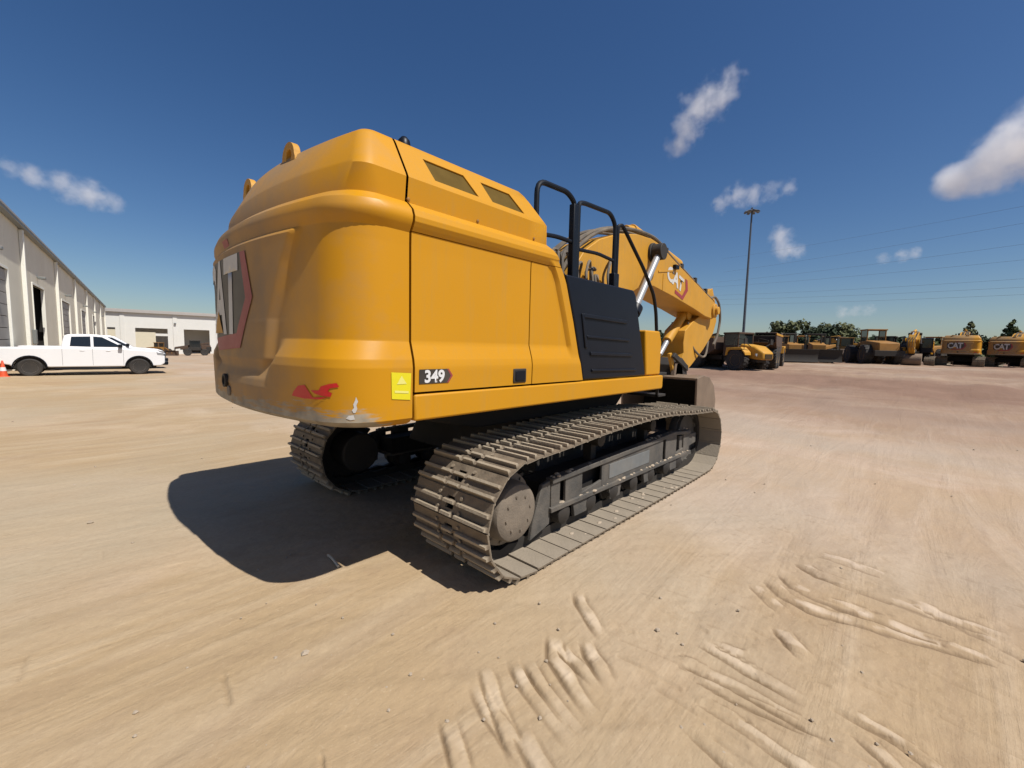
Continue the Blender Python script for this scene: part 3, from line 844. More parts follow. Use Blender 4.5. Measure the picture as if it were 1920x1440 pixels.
# black step cover with pressed ribs
def bx_l(z): return front_edge(z) + 0.022
def bx_r(z): return lerp([(1.515, 0.60), (1.60, 0.575), (2.40, 0.275), (2.555, 0.215)], z)[0]
b = MB()
ring = [(bx_l(1.515), 1.515), (bx_r(1.515), 1.515), (bx_r(2.3), 2.3), (bx_r(2.50), 2.50), (0.17, 2.555), (bx_l(2.55) + .03, 2.555), (bx_l(2.46), 2.46), (bx_l(2.1), 2.1), (bx_l(1.72), 1.72)]
b.prism(ring, -1.445, -0.75)
sc = b.build('step_cover', M['black'], ex, bevel=0.02, seg=3)
for z0, z1, xa, xb in ((2.16, 2.205, -.90, .02), (1.955, 1.985, -.82, .10), (1.775, 1.815, -.74, .18), (1.60, 1.63, -.70, .30)):
    b = MB(); b.prism([(xa, z0), (xb, z0 - .015), (xb, z1 - .015), (xa, z1)], -1.462, -1.44); b.build('pressed_rib', M['black'], sc, bevel=0.008)
b = MB(); b.prism([(-.93, 2.20), (-.885, 2.20), (-.80, 1.85), (-.845, 1.85)], -1.460, -1.44); b.build('pressed_rib', M['black'], sc, bevel=0.008)

# storage box and steps ahead of it
b = MB(); b.prism([(.62, 1.515), (1.05, 1.515), (1.05, 1.96), (.98, 2.10), (.56, 2.10)], -1.44, -0.85); b.build('storage_box', M['yellow'], ex, bevel=.02)
b = MB(); b.box(1.06, 1.32, -1.42, -.95, 1.50, 1.54); b.box(1.06, 1.32, -1.42, -.95, 1.20, 1.235); b.box(1.06, 1.09, -1.42, -1.38, 1.2, 1.5); b.box(1.06, 1.09, -.99, -.95, 1.2, 1.5); b.build('step', M['dark'], ex, bevel=.006)
b = MB(); b.box(-1.40, 0.60, -.75, -.47, 1.36, 2.30); b.box(0.6, 1.4, -.8, -.47, 1.36, 1.7); b.build('fuel_tank', M['yellow_worn'], ex, bevel=.03)

# handrails
def rail(pts, r=0.021, mat='rail', rad=.10, name='handrail'):
    b = MB(); b.tube(rounded(pts, rad), r, 10); return b.build(name, M[mat], ex)
RY = -1.16
rail([(-1.34, RY, 2.70), (-1.34, RY, 3.455), (-0.84, RY, 3.475), (-0.70, RY, 3.40), (-0.70, RY, 2.58)], .027, rad=.13)
rail([(-1.34, RY, 2.955), (-1.0, RY, 2.99), (-0.715, RY, 2.985)], .022)
b = MB(); b.box(-0.755, -0.665, RY - .035, RY + .035, 2.55, 3.38); b.build('rail_post', M['rail'], ex, bevel=.01)
rail([(-0.63, RY, 2.58), (-0.63, RY, 3.42), (-0.52, RY, 3.445), (0.04, RY, 3.47), (0.17, RY, 3.36), (0.17, RY, 2.58)], .026, rad=.13)
rail([(-0.60, RY, 2.93), (-0.2, RY, 2.955), (0.15, RY, 2.93)], .020)
b = MB(); b.box(0.13, 0.25, RY - .04, RY + .04, 2.55, 2.78); b.build('rail_post', M['rail'], ex, bevel=.01)
rail([(0.23, RY, 2.60), (0.23, RY, 3.36), (0.30, RY - .02, 3.385), (0.36, RY - .03, 3.33), (0.88, RY - .05, 2.93), (1.20, RY - .06, 2.62), (1.30, RY - .06, 2.40), (1.40, RY - .06, 1.90), (1.42, RY - .06, 1.45)], .024, rad=.1)
rail([(-1.34, -.45, 2.70), (-1.34, -.45, 3.45), (-0.8, -.45, 3.45), (-0.8, -.45, 2.58)], .022)

# hydraulic block and pipe work between hood and boom
b = MB(); b.box(-.55, .45, -.70, -.50, 2.30, 2.60); b.build('valve_block', M['dark'], ex, bevel=.02)
b = MB(); b.lathe([(.09, 0), (.09, .30), (.07, .34), (.01, .35)], (-1.02, -.95, 2.5), axis='z', n=18); b.build('filler_cap', M['black'], ex)
rnd = random.Random(5)
for k in range(8):
    x0 = -.55 + .16 * k; y0 = -.85 + rnd.uniform(-.1, .15)
    b = MB(); b.tube(smoothpath([(x0, y0, 2.52), (x0 + .05, y0 + .08, 2.85 + rnd.uniform(-.05, .18)), (x0 + .35, y0 + .22, 2.92 + rnd.uniform(-.1, .2)), (x0 + .62, -.40, 2.72 + rnd.uniform(-.1, .25)), (x0 + .8, -.38, 2.55)]), .019, 7)
    b.build('hydraulic_hose', M['hose'], ex)

# cab on the far side
b = MB()
b.box(-0.12, 1.62, .50, 1.46, 1.51, 2.05)
for x0, x1 in ((-.12, .0), (.72, .80), (1.52, 1.62)):
    for y0, y1 in ((.50, .57), (1.39, 1.46)): b.box(x0, x1, y0, y1, 2.05, 3.05)
b.prism([(-.16, 3.05), (1.66, 3.05), (1.62, 3.16), (1.3, 3.20), (-.1, 3.20)], .48, 1.48)
cab = b.build('cab', M['black'], ex, bevel=.02)
for y in (.53, 1.43):
    for x0, x1 in ((0.0, .72), (.80, 1.52)):
        b = MB(); b.box(x0, x1, y - .004, y + .004, 2.05, 3.05); b.build('window', M['glass'], cab, smooth=0)
b = MB(); b.box(1.56, 1.57, .57, 1.39, 2.05, 3.05); b.build('windscreen', M['glass'], cab, smooth=0)
b = MB(); b.box(-.07, -.06, .57, 1.39, 2.05, 3.05); b.build('rear_window', M['glass'], cab, smooth=0)

# boom
BOOM = [(0.15, 1.78), (0.10, 2.25), (0.45, 2.95), (0.72, 3.26), (1.12, 3.50), (1.70, 3.70), (2.30, 3.81), (2.85, 3.845), (3.25, 3.81), (3.80, 3.66), (4.90, 3.40), (6.05, 3.13),
        (6.48, 3.03), (6.63, 2.88), (6.56, 2.71), (6.35, 2.63), (5.85, 2.66), (5.05, 2.785), (3.95, 2.925), (3.05, 3.02), (2.62, 3.0), (2.22, 2.82), (1.80, 2.48), (1.10, 1.95), (0.55, 1.68), (0.3, 1.66)]
BY = 0.36
b = MB(); b.prism(BOOM, -BY, BY); boom = b.build('boom', M['yellow_worn'], ex, bevel=.012)
boomf = lambda e: (lambda x, z: Vector((x, -BY - e, z)))
for x, z, r in ((2.90, 3.60, .17), (0.28, 1.95, .2), (6.42, 2.83, .17)):
    b = MB(); b.lathe([(r, -BY - .05), (r, BY + .05)], (x, 0, z), n=24); b.lathe([(r * .55, -BY - .12), (r * .55, BY + .12)], (x, 0, z), n=20)
    b.build('boom_pin', M['dark'] if x < 6 and x > 1 else M['yellow_worn'], boom, bevel=.01)
ang = math.atan2(3.12 - 3.28, 1.0) * 1.45
def along(e, ox, oz):
    return lambda x, y: boomf(e)(ox + x * math.cos(ang) - y * math.sin(ang), oz + x * math.sin(ang) + y * math.cos(ang))
text_mesh('CAT', .38, along(.006, 4.02, 3.28), 'boom_letters', M['white_ink'], boom, bold=.014, sx=1.15, spacing=.95)
decal([(.44, .19), (.56, .19), (.66, 0.0), (.46, -.27), (.02, -.27), (.02, -.20), (.40, -.20), (.53, 0)], along(.006, 4.05, 3.27), 'red_badge_edge', M['red_ink'], boom)
b = MB(); b.prism([(3.42, 2.98), (3.45, 2.98), (3.45, 3.30), (3.42, 3.30)], -BY - .008, -BY); b.prism([(3.2, 3.30), (3.95, 3.42), (3.95, 3.45), (3.2, 3.33)], -BY - .012, -BY); b.build('weld_strip', M['yellow_worn'], boom)
b = MB(); b.box(3.85, 4.02, -BY - .07, -BY, 3.46, 3.54); b.build('work_lamp', M['black'], boom, bevel=.01)
# hoist cylinders either side
for sy in (-1, 1):
    y = sy * .50
    b = MB(); b.cyl((2.90, y, 3.60), (2.05, y, 2.50), .060, n=16); r_ = b.build('cylinder_rod', M['chrome'], boom)
    b = MB(); b.cyl((2.06, y, 2.515), (1.15, y, 1.45), .105, n=18); b.cyl((2.10, y, 2.565), (2.0, y, 2.445), .125, n=18); b.build('hoist_cylinder', M['black'], boom, bevel=.01)
    b = MB(); b.cyl((2.90, y - .09, 3.60), (2.90, y + .09, 3.60), .145, n=22); b.build('rod_eye', M['dark'], r_, bevel=.01)
# stick cylinder lying on top of the boom
b = MB(); b.cyl((2.75, 0, 4.02), (4.95, 0, 3.74), .125, n=18); b.cyl((2.55, 0, 3.98), (2.8, 0, 4.02), .10, n=14); b.build('stick_cylinder', M['yellow_worn'], boom, bevel=.01)
b = MB(); b.cyl((4.9, 0, 3.745), (6.45, 0, 3.34), .06, n=14); b.build('cylinder_rod', M['chrome'], boom)
# hoses arching over the boom and pipes running to its tip
for k in range(5):
    y = -.33 + .10 * k + (0.06 if k > 2 else 0)
    up_ = 0.02 * (k % 2)
    b = MB(); b.tube(smoothpath([(-.10 + .06 * k, y, 2.45), (.30, y, 3.00 + up_), (.66, y, 3.34 + up_), (1.15, y, 3.62 + up_), (1.75, y, 3.80 + up_), (2.4, y, 3.89 + up_), (3.0, y, 3.90 + up_), (3.4, y, 3.82)]), .028, 8)
    b.build('boom_hose', M['hose'], boom)
for k, y in enumerate((-.31, -.24, .24, .31)):
    b = MB(); b.tube(smoothpath([(3.0, y, 3.88), (3.4, y, 3.84), (3.9, y, 3.70), (5.0, y, 3.43), (6.0, y, 3.19), (6.4, y, 3.12)]), .024, 8); b.build('boom_pipe', M['pipe'], boom)
for x, z in ((3.6, 3.74), (4.4, 3.56), (5.2, 3.38), (5.9, 3.22)):
    for y0 in (-.345, .20):
        b = MB(); b.box(x - .05, x + .05, y0, y0 + .145, z - .03, z + .085); b.build('pipe_clamp', M['dark'], boom, bevel=.006)
for k in range(4):
    y = -.30 + .2 * k
    b = MB(); b.tube(smoothpath([(6.3, y, 3.13), (6.65, y, 3.18), (6.98, y, 3.02), (7.12, y, 2.66), (6.98, y, 2.25), (6.72, y, 2.02)]), .03, 8); b.build('boom_hose', M['hose'], boom)

# stick and bucket
STICK = [(6.30, 3.32), (6.62, 3.40), (6.85, 3.10), (7.05, 2.62), (6.85, 2.30), (6.20, 1.88), (5.50, 1.52), (5.05, 1.32), (4.84, 1.36), (4.82, 1.55), (5.00, 1.80), (4.95, 2.02), (5.02, 2.30), (5.45, 2.52), (6.0, 2.72), (6.25, 3.0)]
b = MB(); b.prism(STICK, -.24, .24); stick = b.build('stick', M['yellow_worn'], ex, bevel=.012)
b = MB(); b.cyl((5.6, -.0, 2.80), (4.62, 0, 2.05), .10, n=16); b.cyl((5.5, -.13, 2.68), (5.5, .13, 2.68), .13, n=16); b.build('bucket_cylinder', M['yellow_worn'], stick, bevel=.01)
b = MB(); b.cyl((4.65, 0, 2.07), (4.28, 0, 1.75), .055, n=14); b.build('cylinder_rod', M['chrome'], stick)
for sy in (-1, 1):
    b = MB(); b.prism([(4.20, 1.72), (4.30, 1.80), (5.05, 1.52), (5.05, 1.40)], sy * .28, sy * .34); b.build('link_arm', M['dark'], stick, bevel=.01)
    b = MB(); b.prism([(4.18, 1.78), (4.30, 1.80), (4.62, 1.32), (4.50, 1.26)], sy * .20, sy * .26); b.build('link_arm', M['yellow_worn'], stick, bevel=.01)
for k in range(3):
    y = -.3 + .3 * k
    b = MB(); b.tube(smoothpath([(6.7, y * .6, 2.1), (6.2, y, 1.75), (5.8, y, 1.75), (5.5, y * .7, 2.0), (5.3, y * .6, 2.5)]), .025, 7); b.build('stick_hose', M['hose'], stick)
b = MB()
MOUTH_T, MOUTH_B = (4.40, 1.30), (4.46, 0.06)
BACK = [(4.40, 1.30), (4.75, 1.345), (5.10, 1.30), (5.42, 1.10), (5.58, .78), (5.55, .42), (5.35, .14), (5.0, .04), (4.46, .06)]
inn = [(4.42, 1.25), (4.75, 1.29), (5.06, 1.25), (5.37, 1.07), (5.52, .77), (5.49, .45), (5.32, .19), (5.0, .09), (4.46, .10)]
b.prism(BACK + inn[::-1], -.80, .80)
for sy in (-1, 1): b.prism(BACK, sy * .80, sy * .845)
bucket = b.build('bucket', M['bucket'], ex, bevel=.008)
b = MB(); b.prism([(p[0] - .004, p[1]) for p in inn] + [(p[0] - .02, p[1] - (.012 if p[1] > .6 else -.012)) for p in inn[::-1]], -.795, .795); b.build('bucket_inner_shade', M['gap'], bucket, smooth=0)  # dark liner added: shade inside the bucket put into its colour
bucket.location.x = -.18
b = MB(); b.prism([(4.62, 1.30), (4.66, 1.55), (4.95, 1.70), (5.25, 1.55), (5.3, 1.30)], -.30, .30); b.build('coupler', M['dark'], bucket, bevel=.02)
for k in range(5):
    y = -.74 + .37 * k
    b = MB(); b.loft([[(4.48, y - .06, .03), (4.48, y + .06, .03), (4.48, y + .06, .13), (4.48, y - .06, .13)], [(4.20, y - .04, .05), (4.20, y + .04, .05), (4.20, y + .04, .08), (4.20, y - .04, .08)]]); b.build('tooth', M['bucket'], bucket, bevel=.006)
for sy in (-1, 1):
    b = MB(); b.prism([(4.55, 1.32), (4.62, 1.58), (4.95, 1.60), (5.05, 1.30)], sy * .22, sy * .30); b.build('bucket_ear', M['bucket'], bucket, bevel=.008)

# ---------------------------------------------------------------- undercarriage
b = MB(); b.prism([(-1.25, .52), (1.25, .52), (1.0, 1.02), (-1.0, 1.02)], -1.16, 1.16); b.build('car_body', M['dark'], ex, bevel=.03)
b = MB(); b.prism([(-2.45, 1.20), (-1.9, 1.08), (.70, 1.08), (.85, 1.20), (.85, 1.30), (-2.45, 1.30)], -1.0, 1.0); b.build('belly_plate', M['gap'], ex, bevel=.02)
b = MB(); b.lathe([(.78, 1.0), (.78, 1.07), (.80, 1.075), (.80, 1.079)], n=40, axis='z'); b.build('swing_ring', M['dark'], ex)

def track_path():
    rc, fc, rr, rf = (-2.085, .500), (2.16, .495), .468, .455
    pts = []
    for k in range(33):                    # rear half, bottom to top
        a = -math.pi / 2 - math.pi * k / 32
        pts.append((rc[0] + rr * math.cos(a), rc[1] + rr * math.sin(a)))
    for x, z in smoothpath([(-2.085, .968, 0), (-1.6, .992, 0), (-.9, 1.035, 0), (-.35, 1.052, 0), (.2, 1.060, 0), (.75, 1.040, 0), (1.4, .992, 0), (2.16, .950, 0)], 10)[1:-1] and [(p.x, p.y) for p in smoothpath([(-2.085, .968, 0), (-1.6, .992, 0), (-.9, 1.035, 0), (-.35, 1.052, 0), (.2, 1.060, 0), (.75, 1.040, 0), (1.4, .992, 0), (2.16, .950, 0)], 10)[1:-1]]:
        pts.append((x, z))
    for k in range(33):
        a = math.pi / 2 - math.pi * k / 32
        pts.append((fc[0] + rf * math.cos(a), fc[1] + rf * math.sin(a) * (1 if math.sin(a) > 0 else .985)))
    pts += [(1.9, .034), (1.0, .032), (0, .032), (-1.0, .032)]
    return pts
TP = track_path()
def resample(P, n):
    Q = P + [P[0]]
    d = [0]
    for a, c in zip(Q, Q[1:]): d.append(d[-1] + math.dist(a, c))
    out = []
    j = 0
    for k in range(n):
        s = d[-1] * k / n
        while d[j + 1] < s: j += 1
        t = (s - d[j]) / max(1e-9, d[j + 1] - d[j])
        out.append((Q[j][0] + (Q[j + 1][0] - Q[j][0]) * t, Q[j][1] + (Q[j + 1][1] - Q[j][1]) * t))
    return out, d[-1]
_, LEN = resample(TP, 10)
NSH = round(LEN / .216)
PITCHL = LEN / NSH

def shoe_mesh():
    """one track shoe: plate with a mud hole in its middle, two grousers and four bolts; z is outwards"""
    p = PITCHL * .485
    b = MB()
    b.box(-p, p, -.45, -.045, -.012, .004); b.box(-p, p, .045, .45, -.012, .004)
    b.box(-p, -.045, -.045, .045, -.012, .004); b.box(.05, p, -.045, .045, -.012, .004)
    for x0, h in ((-p + .002, .042), (-.008, .036)):
        for y0, y1 in ((-.45, -.10), (-.065, .065), (.10, .45)):
            b.loft([[(x0, y0, .003), (x0 + .038, y0, .003), (x0 + .038, y1, .003), (x0, y1, .003)], [(x0 + .007, y0 + .005, h), (x0 + .029, y0 + .005, h), (x0 + .029, y1 - .005, h), (x0 + .007, y1 - .005, h)]])
        for y0, y1 in ((-.10, -.065), (.065, .10)):
            b.box(x0 + .004, x0 + .026, y0, y1, .003, .014)
    for x in (-.055, .06):
        for y in (-.13, .13): b.cyl((x, y, .004), (x, y, .020), .016, n=6)
    # overlapping lip at the trailing edge
    b.box(p - .012, p + .006, -.45, .45, -.020, -.008)
    return b.mesh('track_shoe', M['track'], 30)
SHOE = shoe_mesh()
pos, _ = resample(TP, NSH)

def build_track(yc):
    sg = 1 if yc > 0 else -1
    b = MB()
    fine, _ = resample(TP, NSH * 2)
    for y0, y1 in ((-.115, -.06), (.06, .115)):
        rings = []
        for i, (x, z) in enumerate(fine):
            a, c = fine[i - 1], fine[(i + 1) % len(fine)]
            t = Vector((c[0] - a[0], 0, c[1] - a[1])).normalized(); n = Vector((t.z, 0, -t.x))   # inwards for this winding
            h = .105 if i % 2 else .085
            o_ = Vector((x, yc, z))
            inner = o_ + n * h; outer = o_ + n * .014
            rings.append([outer + Vector((0, y0, 0)), outer + Vector((0, y1, 0)), inner + Vector((0, y1, 0)), inner + Vector((0, y0, 0))])
        b.loft(rings + [rings[0]], cap=False)
    tr = b.build('track_chain', M['dark'], ex, smooth=0)
    for i, (x, z) in enumerate(pos):
        a, c = pos[i - 1], pos[(i + 1) % NSH]
        t = Vector((c[0] - a[0], 0, c[1] - a[1])).normalized()
        n = Vector((-t.z, 0, t.x))
        mt = Matrix(((t.x, 0, n.x, x), (0, 1, 0, yc), (t.z, 0, n.z, z), (0, 0, 0, 1)))
        if mt.to_3x3().determinant() < 0: mt = mt @ Matrix.Diagonal((1, -1, 1, 1))
        put('track_shoe', SHOE, tr, mt @ Matrix.Rotation(R(random.uniform(-.8, .8)), 4, 'Y'))
    # frame, drawn with the outer face at yo
    yo, yi = yc + sg * .20, yc - sg * .20
    b = MB()
    ys = sorted((yo - sg * .03, yo))
    b.prism([(-1.52, .315), (1.95, .300), (1.95, .345), (-1.52, .362)], *sorted((yi, yo + sg * .025)))
    b.prism([(-1.50, .585), (.9, .640), (1.35, .655), (1.93, .60), (1.93, .645), (1.35, .705), (.9, .692), (-1.50, .635)], *sorted((yo - sg * .07, yo + sg * .018)))
    for x0, x1 in ((-1.50, -1.36), (-1.27, -.98), (-.60, .98), (1.07, 1.44), (1.70, 1.93)):
        b.prism([(x0, .34), (x1, .34), (x1, .66 if x1 > .5 else .63), (x0, .66 if x0 > .5 else .61)], *ys)
    b.prism([(-.98, .34), (-.60, .34), (-.60, .43), (-.98, .38)], *ys); b.prism([(1.44, .34), (1.70, .34), (1.70, .42), (1.44, .38)], *ys)
    fr = b.build('track_frame', M['frame'], ex, bevel=.006)
    b = MB(); b.prism([(-1.50, .34), (1.93, .34), (1.93, .60), (-1.50, .56)], *sorted((yi, yo - sg * .11))); b.build('frame_core', M['gap'], fr)
    b = MB(); b.box(-.45, .55, *sorted((yo, yo + sg * .006)), .41, .575); b.build('frame_plate', M['plate'], fr, bevel=.003)
    for x in (-1.28, -.80, -.32, .16, .64, 1.12, 1.55):
        b = MB(); b.lathe([(.04, -.23), (.095, -.20), (.105, -.10), (.125, -.095), (.125, -.07), (.10, -.065), (.10, .065), (.125, .07), (.125, .095), (.105, .10), (.095, .20), (.04, .23)], (x, yc, .235), n=18)
        b.build('track_roller', M['dark'], fr)
    for x in (-.55, .75):
        b = MB(); b.lathe([(.03, -.16), (.08, -.15), (.08, .15), (.03, .16)], (x, yc, .86), n=16); b.box(x - .05, x + .05, yc - .05, yc + .05, .62, .82); b.build('carrier_roller', M['dark'], fr)
    for x0 in (-1.10, -.40, .45, 1.25):
        b = MB(); b.prism([(x0, .16), (x0 + .22, .16), (x0 + .25, .31), (x0 - .03, .31)], *sorted((yo - sg * .04, yo + sg * .0))); b.build('roller_guard', M['frame'], fr, bevel=.006)
    b = MB(); b.lathe([(.09, -.12), (.12, -.10), (.14, -.05), (.355, -.045), (.36, -.08), (.385, -.08), (.385, -.035), (.40, -.03), (.40, .03), (.385, .035), (.385, .08), (.36, .08), (.355, .045), (.14, .05), (.12, .10), (.09, .12)], (2.16, yc, .495), n=36); b.build('idler', M['frame'], fr)
    b = MB(); b.prism([(1.6, .36), (2.25, .42), (2.25, .57), (1.6, .60)], *sorted((yo - sg * .02, yo - sg * .06))); b.build('idler_yoke', M['frame'], fr, bevel=.006)
    # sprocket and final drive at the rear
    b = MB(); ring = []
    for k in range(26 * 4):
        a = 2 * math.pi * k / 104
        ring.append((-2.085 + math.cos(a) * (.41 if k % 4 in (0, 1) else .355), .50 + math.sin(a) * (.41 if k % 4 in (0, 1) else .355)))
    b.prism(ring, yc - .045, yc + .045); b.build('sprocket', M['dark'], fr)
    b = MB(); b.lathe([(.30, 0), (.315, .10), (.258, .115), (.25, .215), (.235, .238), (.20, .252), (.11, .262), (.01, .264)] if sg > 0 else [(.30, 0), (.315, -.10), (.258, -.115), (.25, -.215), (.235, -.238), (.20, -.252), (.11, -.262), (.01, -.264)], (-2.02, yc, .465), n=40)
    fd = b.build('final_drive', M['drive'], fr)
    for k in range(14):
        a = 2 * math.pi * k / 14
        b = MB(); b.cyl((-2.02 + .285 * math.cos(a), yc + sg * .10, .465 + .285 * math.sin(a)), (-2.02 + .285 * math.cos(a), yc + sg * .122, .465 + .285 * math.sin(a)), .014, n=6); b.build('bolt', M['drive'], fr)
    for k in range(8):
        a = 2 * math.pi * k / 8 + .2
        b = MB(); b.cyl((-2.02 + .15 * math.cos(a), yc + sg * .255, .465 + .15 * math.sin(a)), (-2.02 + .15 * math.cos(a), yc + sg * .268, .465 + .15 * math.sin(a)), .012, n=6); b.build('bolt', M['drive'], fr)
    rd = random.Random(int(yc * 10)); b = MB()
    for k in range(110):
        x = rd.uniform(-1.5, 1.9); on = rd.random()
        if on < .5: y, z = yo + sg * rd.uniform(-.02, .02), .352
        elif on < .8: y, z = yo + sg * rd.uniform(-.06, .01), .64 + (.05 if x > .5 else 0)
        else: y, z = yo + sg * rd.uniform(-.05, .22), .042
        q = rd.uniform(.008, .024)
        ring = lambda h, f: [(x + f * q * 1.6 * math.cos(1.047 * i) * rd.uniform(.7, 1.3), y + f * q * math.sin(1.047 * i) * rd.uniform(.7, 1.3), z + h * q * .7) for i in range(6)]
        b.loft([ring(-.4, .9), ring(.3, 1.0), ring(.9, .5)])
    o_ = b.build('packed_dirt', M['stone'], fr, smooth=0); o_['kind'] = 'stuff'
    b = MB(); b.prism([(-1.78, .12), (-1.50, .20), (-1.50, .62), (-1.62, .60), (-1.74, .30)], *sorted((yo - sg * .05, yo - sg * .01))); b.build('drive_guard', M['frame'], fr, bevel=.008)
    b = MB(); b.cyl((-2.05, yc - sg * .05, .5), (-2.05, yc - sg * .42, .5), .24, n=24); b.build('travel_motor', M['dark'], fr, bevel=.02)
for yc in (-1.37, 1.37): build_track(yc)

# ------------------------------------------------------------------ wheels and vehicles
def wheel(parent, c, r, wd, name='wheel', rim='rim', tread=0, rr=.62):
    b = MB()
    prof_ = [(r * rr, -wd * .42), (r * .88, -wd * .5), (r * .97, -wd * .42), (r, -wd * .25), (r, wd * .25), (r * .97, wd * .42), (r * .88, wd * .5), (r * rr, wd * .42)]
    b.lathe(prof_, c, n=32)
    if tread:
        for k in range(tread):
            a = 2 * math.pi * k / tread
            for sy in (-1, 1):
                mt = Matrix.Translation(c) @ Matrix.Rotation(-(a + (sy * .5 * math.pi / tread)), 4, 'Y')
                b.box(r * .98, r * 1.035, min(sy * .04, sy * wd * .48), max(sy * .04, sy * wd * .48), -r * .06, r * .06, mt)
    wh = b.build(name, M['tyre'], parent)
    b = MB()
    b.lathe([(.02, -wd * .30), (r * rr * .35, -wd * .32), (r * rr * .5, -wd * .18), (r * rr * .85, -wd * .24), (r * rr, -wd * .44), (r * rr, wd * .44), (r * rr * .85, wd * .24), (r * rr * .5, wd * .18), (r * rr * .35, wd * .32), (.02, wd * .30)], c, n=28)
    b.build('rim', M[rim], wh)
    return wh

def pickup(label, loc, rz, group=None, name='pickup_truck'):
    t = thing(name, label, 'pickup truck', loc, rz, group)
    def arch(cx, r=.50, n=10): return [(cx + r * math.cos(math.pi * k / n), max(.42, .40 + r * math.sin(math.pi * k / n))) for k in range(n + 1)]
    poly = [(-1.18, .62), (-1.22, .95), (-1.20, 1.30), (1.02, 1.30), (3.10, 1.31), (3.35, 1.27), (4.35, 1.20), (4.62, 1.10), (4.72, .92), (4.72, .55), (4.55, .42)] + arch(3.70) + [(3.1, .40), (.6, .40)] + arch(0.0) + [(-.6, .52)]
    b = MB(); b.prism(poly, -.97, .97); body = b.build('body', M['white_car'], t, bevel=.05, seg=3)
    prof_ = [(0.98, 1.29), (1.10, 1.86), (1.22, 1.925), (1.6, 1.955), (2.25, 1.945), (2.48, 1.90), (3.32, 1.29)]
    def wy(z): return .93 - (z - 1.29) * .27
    b = MB(); b.loft([[(x, -wy(z), z) for x, z in prof_], [(x, wy(z), z) for x, z in prof_]]); b.build('cab_roof', M['white_car'], t, bevel=.04, seg=3)
    for sy in (-1, 1):
        for poly2 in ([(1.28, 1.38), (1.34, 1.82), (1.98, 1.85), (1.98, 1.36)], [(2.08, 1.36), (2.08, 1.85), (2.38, 1.83), (3.02, 1.42), (3.0, 1.36)]):
            b = MB(); b.add([(x, sy * (wy(z) + .006), z) for x, z in poly2], [list(range(4 if len(poly2) == 4 else 5))]); b.build('side_window', M['glass'], t, smooth=0)
        b = MB(); b.box(2.95, 3.10, *sorted((sy * .95, sy * 1.16)), 1.34, 1.50); b.build('wing_mirror', M['white_car'] if sy > 0 else M['black'], t, bevel=.03)
        b = MB(); b.prism([(-1.225, .98), (-1.225, 1.26), (-1.08, 1.26), (-1.16, .98)], sy * .80, sy * .978); b.build('tail_light', M['lamp_red'], t, bevel=.01)
        b = MB(); b.prism([(4.42, .98), (4.70, .95), (4.64, 1.08), (4.38, 1.13)], sy * .60, sy * .978); b.build('headlight', M['lens'], t, bevel=.01)
        for xx in (1.72, 2.62):
            b = MB(); b.box(xx - .12, xx + .04, *sorted((sy * .968, sy * .99)), 1.16, 1.20); b.build('door_handle', M['white_car'], t, bevel=.008)
        for xx in (1.02, 2.03, 3.12):
            b = MB(); b.box(xx - .004, xx + .004, *sorted((sy * .966, sy * .9725)), .48, 1.29); b.build('shut_line', M['gap'], t, smooth=0)
        b = MB(); b.box(.75, 3.05, *sorted((sy * .80, sy * .95)), .30, .36); b.build('running_board', M['black'], t, bevel=.02)
        for cx in (0, 3.70):
            b = MB()
            a0 = [(cx + .50 * math.cos(math.pi * k / 14), .40 + .50 * math.sin(math.pi * k / 14)) for k in range(15)]
            a1 = [(cx + .545 * math.cos(math.pi * k / 14), .40 + .545 * math.sin(math.pi * k / 14)) for k in range(15)]
            b.prism(a1 + a0[::-1], sy * .95, sy * .985); b.build('wheel_arch_trim', M['black'], t)
    def gl(poly3, nm):
        b = MB(); b.add(poly3, [list(range(len(poly3)))]); b.build(nm, M['glass'], t, smooth=0)
    gl([(2.53, -wy(1.88) + .06, 1.875), (2.53, wy(1.88) - .06, 1.875), (3.31, wy(1.33) - .06, 1.315), (3.31, -wy(1.33) + .06, 1.315)], 'windscreen')
    gl([(1.005, -.8, 1.38), (1.005, .8, 1.38), (1.085, .68, 1.82), (1.085, -.68, 1.82)], 'rear_window')
    b = MB(); b.box(4.70, 4.76, -.72, .72, .70, 1.02); b.build('grille', M['black'], t, bevel=.02)
    b = MB(); b.box(4.55, 4.86, -.95, .95, .46, .66); b.build('front_bumper', M['black'], t, bevel=.05)
    b = MB(); b.box(-1.36, -1.14, -.92, .92, .48, .66); b.build('rear_bumper', M['lens'], t, bevel=.04)
    b = MB(); b.box(-1.0, 4.4, -.55, .55, .30, .52); b.box(-.5, .5, -.9, .9, .35, .9); b.box(3.2, 4.2, -.9, .9, .35, .9); b.build('chassis', M['gap'], t, smooth=0)
    for cx in (0, 3.70):
        for sy in (-1, 1): wheel(t, (cx, sy * .84, .395), .40, .27, rim='rim')
    return t

TX, TY = -5.16, 25.84
pickup('white crew cab pickup truck parked side on in front of the left warehouse', (TX, TY, float(ground_z(TX, TY))), R(-3.4))
x, y, z = -1.7, 30.6, float(ground_z(-1.7, 30.6))
pickup('white pickup truck standing half hidden behind the front of the nearer pickup', (x - 2.75, y, z), R(-3))

# traffic cone by the tail of the pickup
x, y, z = spot(3, 18.5)
t = thing('traffic_cone', 'orange traffic cone on the sand at the left, in front of the pickup tail', 'traffic cone', (x, y, float(ground_z(x, y))))
b = MB(); b.lathe([(.17, .03), (.145, .05), (.03, .70), (.02, .72)], n=20, axis='z'); b.build('cone', M['cone'], t)
b = MB(); b.box(-.19, .19, -.19, .19, 0, .035); b.build('base', M['cone'], t, bevel=.01)
b = MB(); b.lathe([(.1125, .27), (.0825, .43)], n=20, axis='z'); b.build('reflective_band', M['white_clean'], t)

